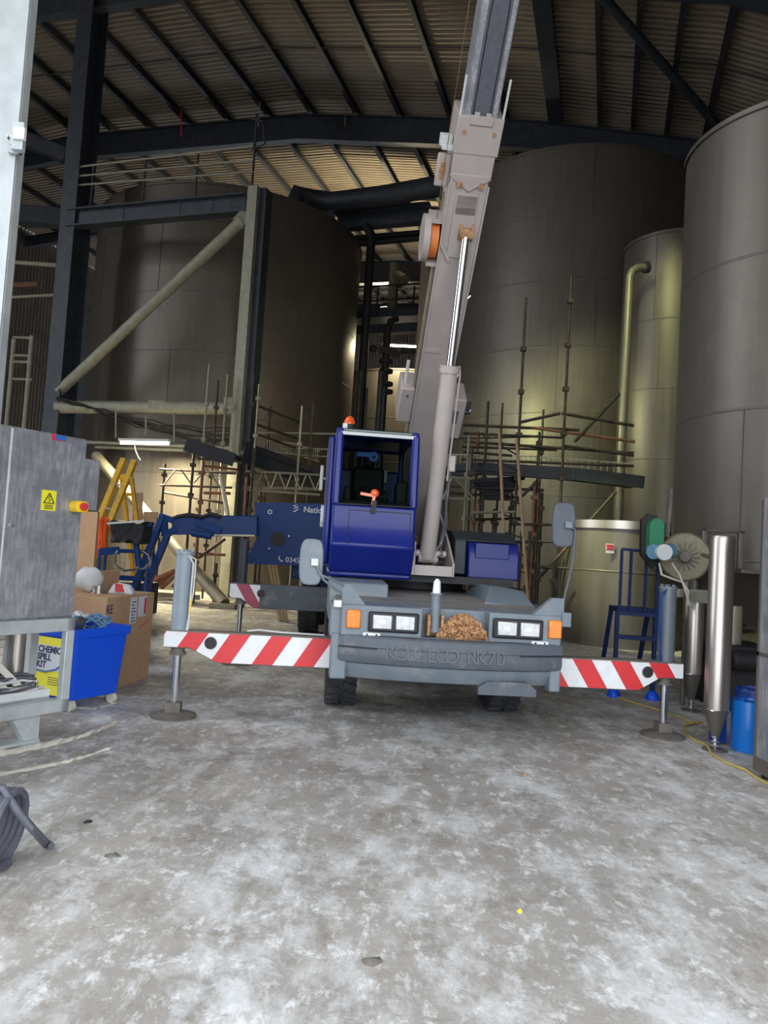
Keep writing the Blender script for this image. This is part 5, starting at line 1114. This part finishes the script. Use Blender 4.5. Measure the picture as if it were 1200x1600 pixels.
# frame on the cone-bottom tank
w = MB(); q0 = at(1101, 826, 8.95); q1 = at(1164, 890, 8.95); w.span((q0.x, 9.0, q0.z - .03), (q1.x + .02, 9.06, q0.z)); w.span((q0.x, 9.0, q1.z), (q0.x + .06, 9.06, q0.z)); w.span((q1.x - .06, 9.0, q1.z), (q1.x, 9.06, q0.z)); w.span((q1.x - .02, 9.0, q1.z - .05), (q1.x + .8, 9.3, q1.z + .0))
tag(w.build('door_frame_bracket', M['steel'], bevel=.01), 'square arched steel frame on the cone-bottom tank above the tubes', 'bracket')
# agitator drive
ag = thing('agitator_drive', 'green guarded motor drive with round plate beside the cone-bottom tank', 'motor', at(1060, 870, 8.9))
ctr = at(1070, 870, 8.8); fn = V((-.35, -.94, 0)).normalized(); AT = frame(ctr, V((fn.y, -fn.x, 0)) * -1, (0, 0, 1))
w = MB(AT); w.lathe([(.001, .0), (.27, .0), (.29, -.02), (.27, -.05), (.001, -.05)], n=40); pl = w.build('round_plate', M['beige'], ag)
w = MB(AT)
for i in range(16): a = 2 * PI * i / 16; w.bar((.06 * math.cos(a), .06 * math.sin(a), .03), (.17 * math.cos(a), .17 * math.sin(a), .01), .012, .03)
w.lathe([(.06, 0), (.06, .1), (.001, .1)], n=20); w.build('hub_ribs', M['foot'], pl)
mc = at(1048, 861, 8.55); mt_ = at(1020, 862, 8.35)
w = MB(); w.tube(mc, mt_, .085, 24); w.build('motor_body', M['bluerope'], ag); w = MB(); w.tube(mt_ + V((0, -.09, 0)) + V((.1, 0, 0)), mt_ + V((.1, -.02, 0)), .09, 24); w.build('motor_end_cap', M['lightgrey'], ag)
ga, gb = at(1024, 812, 8.5), at(1027, 868, 8.5)
w = MB(); gx = ga.x; w.prism([(gx - .09 + .09 + .085 * math.cos(a * PI / 10), ga.z - .07 + .085 * math.sin(a * PI / 10)) for a in range(11)] + [(gx - .085, gb.z), (gx + .085, gb.z)], 8.42, 8.56); w.build('belt_guard', M['green'], ag, bevel=.01)
w = MB(); w.prism([(gx - .13, ga.z), (gx - .05, ga.z + .07), (gx + .05, ga.z + .05), (gx + .13, ga.z - .1), (gx + .13, gb.z), (gx + .02, gb.z - .16), (gx - .12, gb.z)], 8.57, 8.64); w.build('back_plate', M['black'], ag)
w = MB(); w.bar(at(1048, 765, 9.0), at(1042, 840, 8.8), .04, .05, V((0, 1, 0))); w.build('support_arm', M['foot'], ag)
w = MB(); w.path([at(1030, 880, 8.45), at(1034, 898, 8.4), at(1052, 905, 8.4), at(1068, 910, 8.4), at(1076, 925, 8.3), at(1074, 945, 8.3), at(1084, 950, 8.3), at(1090, 935, 8.3)], .013, 6); w.path([at(1050, 880, 8.4), at(1062, 898, 8.3), at(1070, 920, 8.2), at(1078, 945, 8.2)], .010, 6); w.build('flex_cable', M['cream'], ag)
w = MB(); q = at(1070, 895, 8.8); w.tube(V((q.x + .05, 8.85, 0)), V((q.x + .05, 8.85, ctr.z - .2)), .03, 10); w.build('support_leg', M['steel'], ag)
w = MB(); q = at(1060, 925, 9.0); w.span((q.x - .2, 8.95, q.z - .06), (q.x + .35, 9.05, q.z + .04)); w.build('wire_tray', M['galv_warm'], ag)
q = at(1044, 788, 11.6); w = MB(); w.lathe([(.08, 0), (.10, 0), (.10, .02), (.08, .02)], T=frame(q, (1, 0, 0), (0, 0, 1)), n=20); w.bar(q + V((-.05, 0, .03)), q + V((0, 0, -.03)), .02, .03); w.bar(q + V((0, 0, -.03)), q + V((.06, 0, .04)), .02, .03)
# drums
def drum(name, x, y, r_, h, m1_, label):
    t_ = thing(name, label, 'drum', (x, y, 0)); 
    MB().lathe([(.001, 0), (r_ * .93, 0), (r_, .03), (r_, h * .45), (r_ * 1.02, h * .5), (r_, h * .55), (r_, h - .03), (r_ * .93, h), (r_ * .9, h - .02), (.001, h - .02)], (x, y, 0), n=40).build('drum_body', m1_, t_)
    MB().tube((x - r_ * .45, y, h - .03), (x - r_ * .45, y, h + .01), .03, 14).build('bung', m1_, t_)
    return t_
drum('plastic_drum', 3.42, 6.78, .15, .45, M['drum'], 'light blue plastic drum on the floor beside the tall shiny tube')
drum('plastic_drum', 3.84, 7.55, .17, .44, M['drumd'], 'dark blue plastic drum behind the light blue drum')
w = MB(); w.bar((3.22, 6.95, .02), (3.26, 7.05, .42), .16, .01, V((0, 1, 0))); tag(w.build('blue_board', M['drumd']), 'thin dark blue board leaning between tube and light blue drum', 'board')
w = MB(); q = at(1160, 1020, 8.6); w.tube((q.x, 8.9, .0), (q.x, 8.9, 1.2), .12, 14); tag(w.build('hanging_hose', M['tan']), 'pale thick hose hanging behind the tall shiny tube', 'hose')
w = MB(); w.span((4.0, 8.6, .0), (4.7, 9.4, .75)); w.tube((4.05, 8.5, .6), (4.5, 8.5, .6), .12); tag(w.build('pump_unit', M['black'], bevel=.03), 'dark pump unit in shadow under the cone-bottom tank', 'pump')
# right edge cabinet
rcb = thing('steel_cabinet', 'grey steel cabinet cut by the right edge of the picture', 'cabinet', (3.07, 5.3, 0))
q = ground(1178, 1212); MB().span((q.x, q.y - .85, .05), (q.x + .7, q.y, 2.22)).build('cabinet_body', M['steel_cab'], rcb, bevel=.01)
w = MB(); w.span((q.x - .012, q.y - .85, .05), (q.x, q.y, .16)); w.span((q.x - .01, q.y - .03, .16), (q.x, q.y, 2.2)); w.span((q.x - .01, q.y - .85, .95), (q.x, q.y, .98)); w.build('edge_trim', M['steel'], rcb)
for yy in (q.y - .06, q.y - .75): MB().tube((q.x + .06, yy, 0), (q.x + .06, yy, .06), .03, 12).build('foot', M['black'], rcb)
# yellow hose on the floor
w = MB(); pts = [(948, 1082), (980, 1095), (1030, 1110), (1065, 1122), (1082, 1130), (1098, 1128), (1068, 1134), (1070, 1146), (1088, 1158), (1105, 1165), (1112, 1178), (1135, 1192), (1165, 1203), (1182, 1215), (1200, 1225), (1230, 1240)]
w.path([ground(x, y, .012) for x, y in pts], .011, 6); tag(w.build('yellow_hose', M['yhose']), 'thin yellow hose winding over the floor past the shiny tubes', 'hose')

# small floor debris
dbs = [(578, 1503, .04, 'foot', 'crumpled brown leaf-like scrap on the floor in the foreground'), (812, 1425, .010, 'sign', 'tiny yellow scrap on the floor, lower right'), (137, 1285, .02, 'black', 'small dark chip on the floor right of the hose coil'), (176, 1338, .03, 'foot', 'flat dark chip on the floor beyond the hose coil end'), (820, 1212, .014, 'rust', 'small orange pebble on the floor before the crane')]
for x, y, r_, mt, lab in dbs:
    g = ground(x, y); w = MB(); n_ = 9; ring_ = [g + V((r_ * random.uniform(.6, 1.1) * math.cos(2 * PI * i / n_) * 1.3, r_ * random.uniform(.6, 1.1) * math.sin(2 * PI * i / n_), random.uniform(.001, .01))) for i in range(n_)]
    w.add(ring_ + [g + V((0, 0, .016))] + [V((p.x, p.y, 0)) for p in ring_], [(i, (i + 1) % n_, n_) for i in range(n_)] + [(i, n_ + 1 + i, n_ + 1 + (i + 1) % n_, (i + 1) % n_) for i in range(n_)]); tag(w.build('debris', M[mt], smooth=0), lab, 'debris')
w = MB()
for arc, hh, wd0 in (([(-60, 1190), (40, 1172), (100, 1160), (150, 1145), (185, 1130)], .03, .12), ([(-60, 1215), (30, 1206), (110, 1190), (180, 1168)], .016, .06), ([(118, 1106), (150, 1108), (185, 1098)], .014, .05)):
    pts = []
    for (xa, ya), (xb, yb) in zip(arc, arc[1:]):
        for i in range(10): pts.append(ground(xa + (xb - xa) * i / 10, ya + (yb - ya) * i / 10 + random.uniform(-1, 1)))
    n_ = 5; vs = []; m2 = len(pts)
    for i, p in enumerate(pts):
        wd = wd0 * random.uniform(.7, 1.2) * (math.sin(PI * (i + .6) / (m2 + .4)) ** .5)
        for k_ in range(n_): o_ = (k_ / (n_ - 1) - .5) * 2; vs.append(p + V((.2 * o_ * wd, o_ * wd, .001 + hh * (1 - o_ * o_) * random.uniform(.6, 1.2))))
    w.add(vs, [(i * n_ + k_, (i + 1) * n_ + k_, (i + 1) * n_ + k_ + 1, i * n_ + k_ + 1) for i in range(m2 - 1) for k_ in range(n_ - 1)])
tag(w.build('dried_residue', M['cream']), 'ridges of dried cream-coloured residue on the floor under the cabinet', 'residue', kind='stuff')

# ================================================================ lamps of the hall (high bays above the picture)
def highbay(loc, power, label, col=GRN, spot=120):
    loc = V(loc); t_ = thing('high_bay_lamp', label, 'lamp', loc)
    MB().lathe([(.08, .35), (.12, .3), (.3, 0), (.29, 0)], loc, n=24).build('reflector', M['lightgrey'], t_)
    MB().tube(loc + V((0, 0, .35)), loc + V((0, 0, 1.6)), .02, 6).build('hanger', M['wire'], t_)
    MB().tube(loc + V((0, 0, .05)), loc + V((0, 0, .07)), .2, 20).build('lamp_glass', M['tube'], t_)
    light('high_bay_light', 'SPOT', loc - V((0, 0, .03)), power, col, .22, spot=spot)
def floodlight(loc, target, power, col, label, spot=80):
    loc = V(loc); dr_ = (V(target) - loc).normalized(); t_ = thing('floodlight', label, 'lamp', loc)
    T_ = frame(loc, dr_.cross(V((0, 0, 1))), dr_.cross(V((0, 0, 1))).cross(dr_))
    MB(T_).span((-.16, -.12, .0), (.16, .12, .1)).build('lamp_body', M['black'], t_, bevel=.01)
    MB(T_).span((-.14, -.10, -.012), (.14, .10, .0)).build('lamp_glass', M['tube'], t_)
    q_ = loc - dr_ * .08; MB().tube(q_, V((q_.x, q_.y, 16.2 if loc.z > 11.3 and loc.y < 20 else (0 if loc.z < 9 else loc.z - .5))), .02, 6).build('mounting_pole', M['black'], t_)
    l = light('floodlight_beam', 'SPOT', loc + dr_ * .05, power, col, .15, spot=spot)
    l.rotation_euler = dr_.to_track_quat('-Z', 'Y').to_euler()
floodlight(at(722, 470, 12.6), (5.3, 15.0, 1.5), 2300, GRN, 'floodlight behind the crane boom aimed at the short tank', 34)
floodlight((2.6, 11.6, 11.6), (7.0, 17.5, 4.0), 1200, GRN, 'floodlight high above the step platform, aimed at the narrow tank', 62)
floodlight(at(708, 590, 17.8), (5.2, 20.6, 4.0), 420, GRN, 'floodlight behind the crane boom aimed at the tall right tank', 120)
floodlight(at(700, 520, 16.0), (-1.8, 24.5, 5.5), 260, WARM, 'floodlight behind the crane boom aimed at the left tank edge', 80)
gq = at(600, 480, 34.2)
floodlight(gq, gq + V((-.5, -1.2, 6)), 3200, WARM, 'floodlight on the far walkway aimed up at the roof', 150)
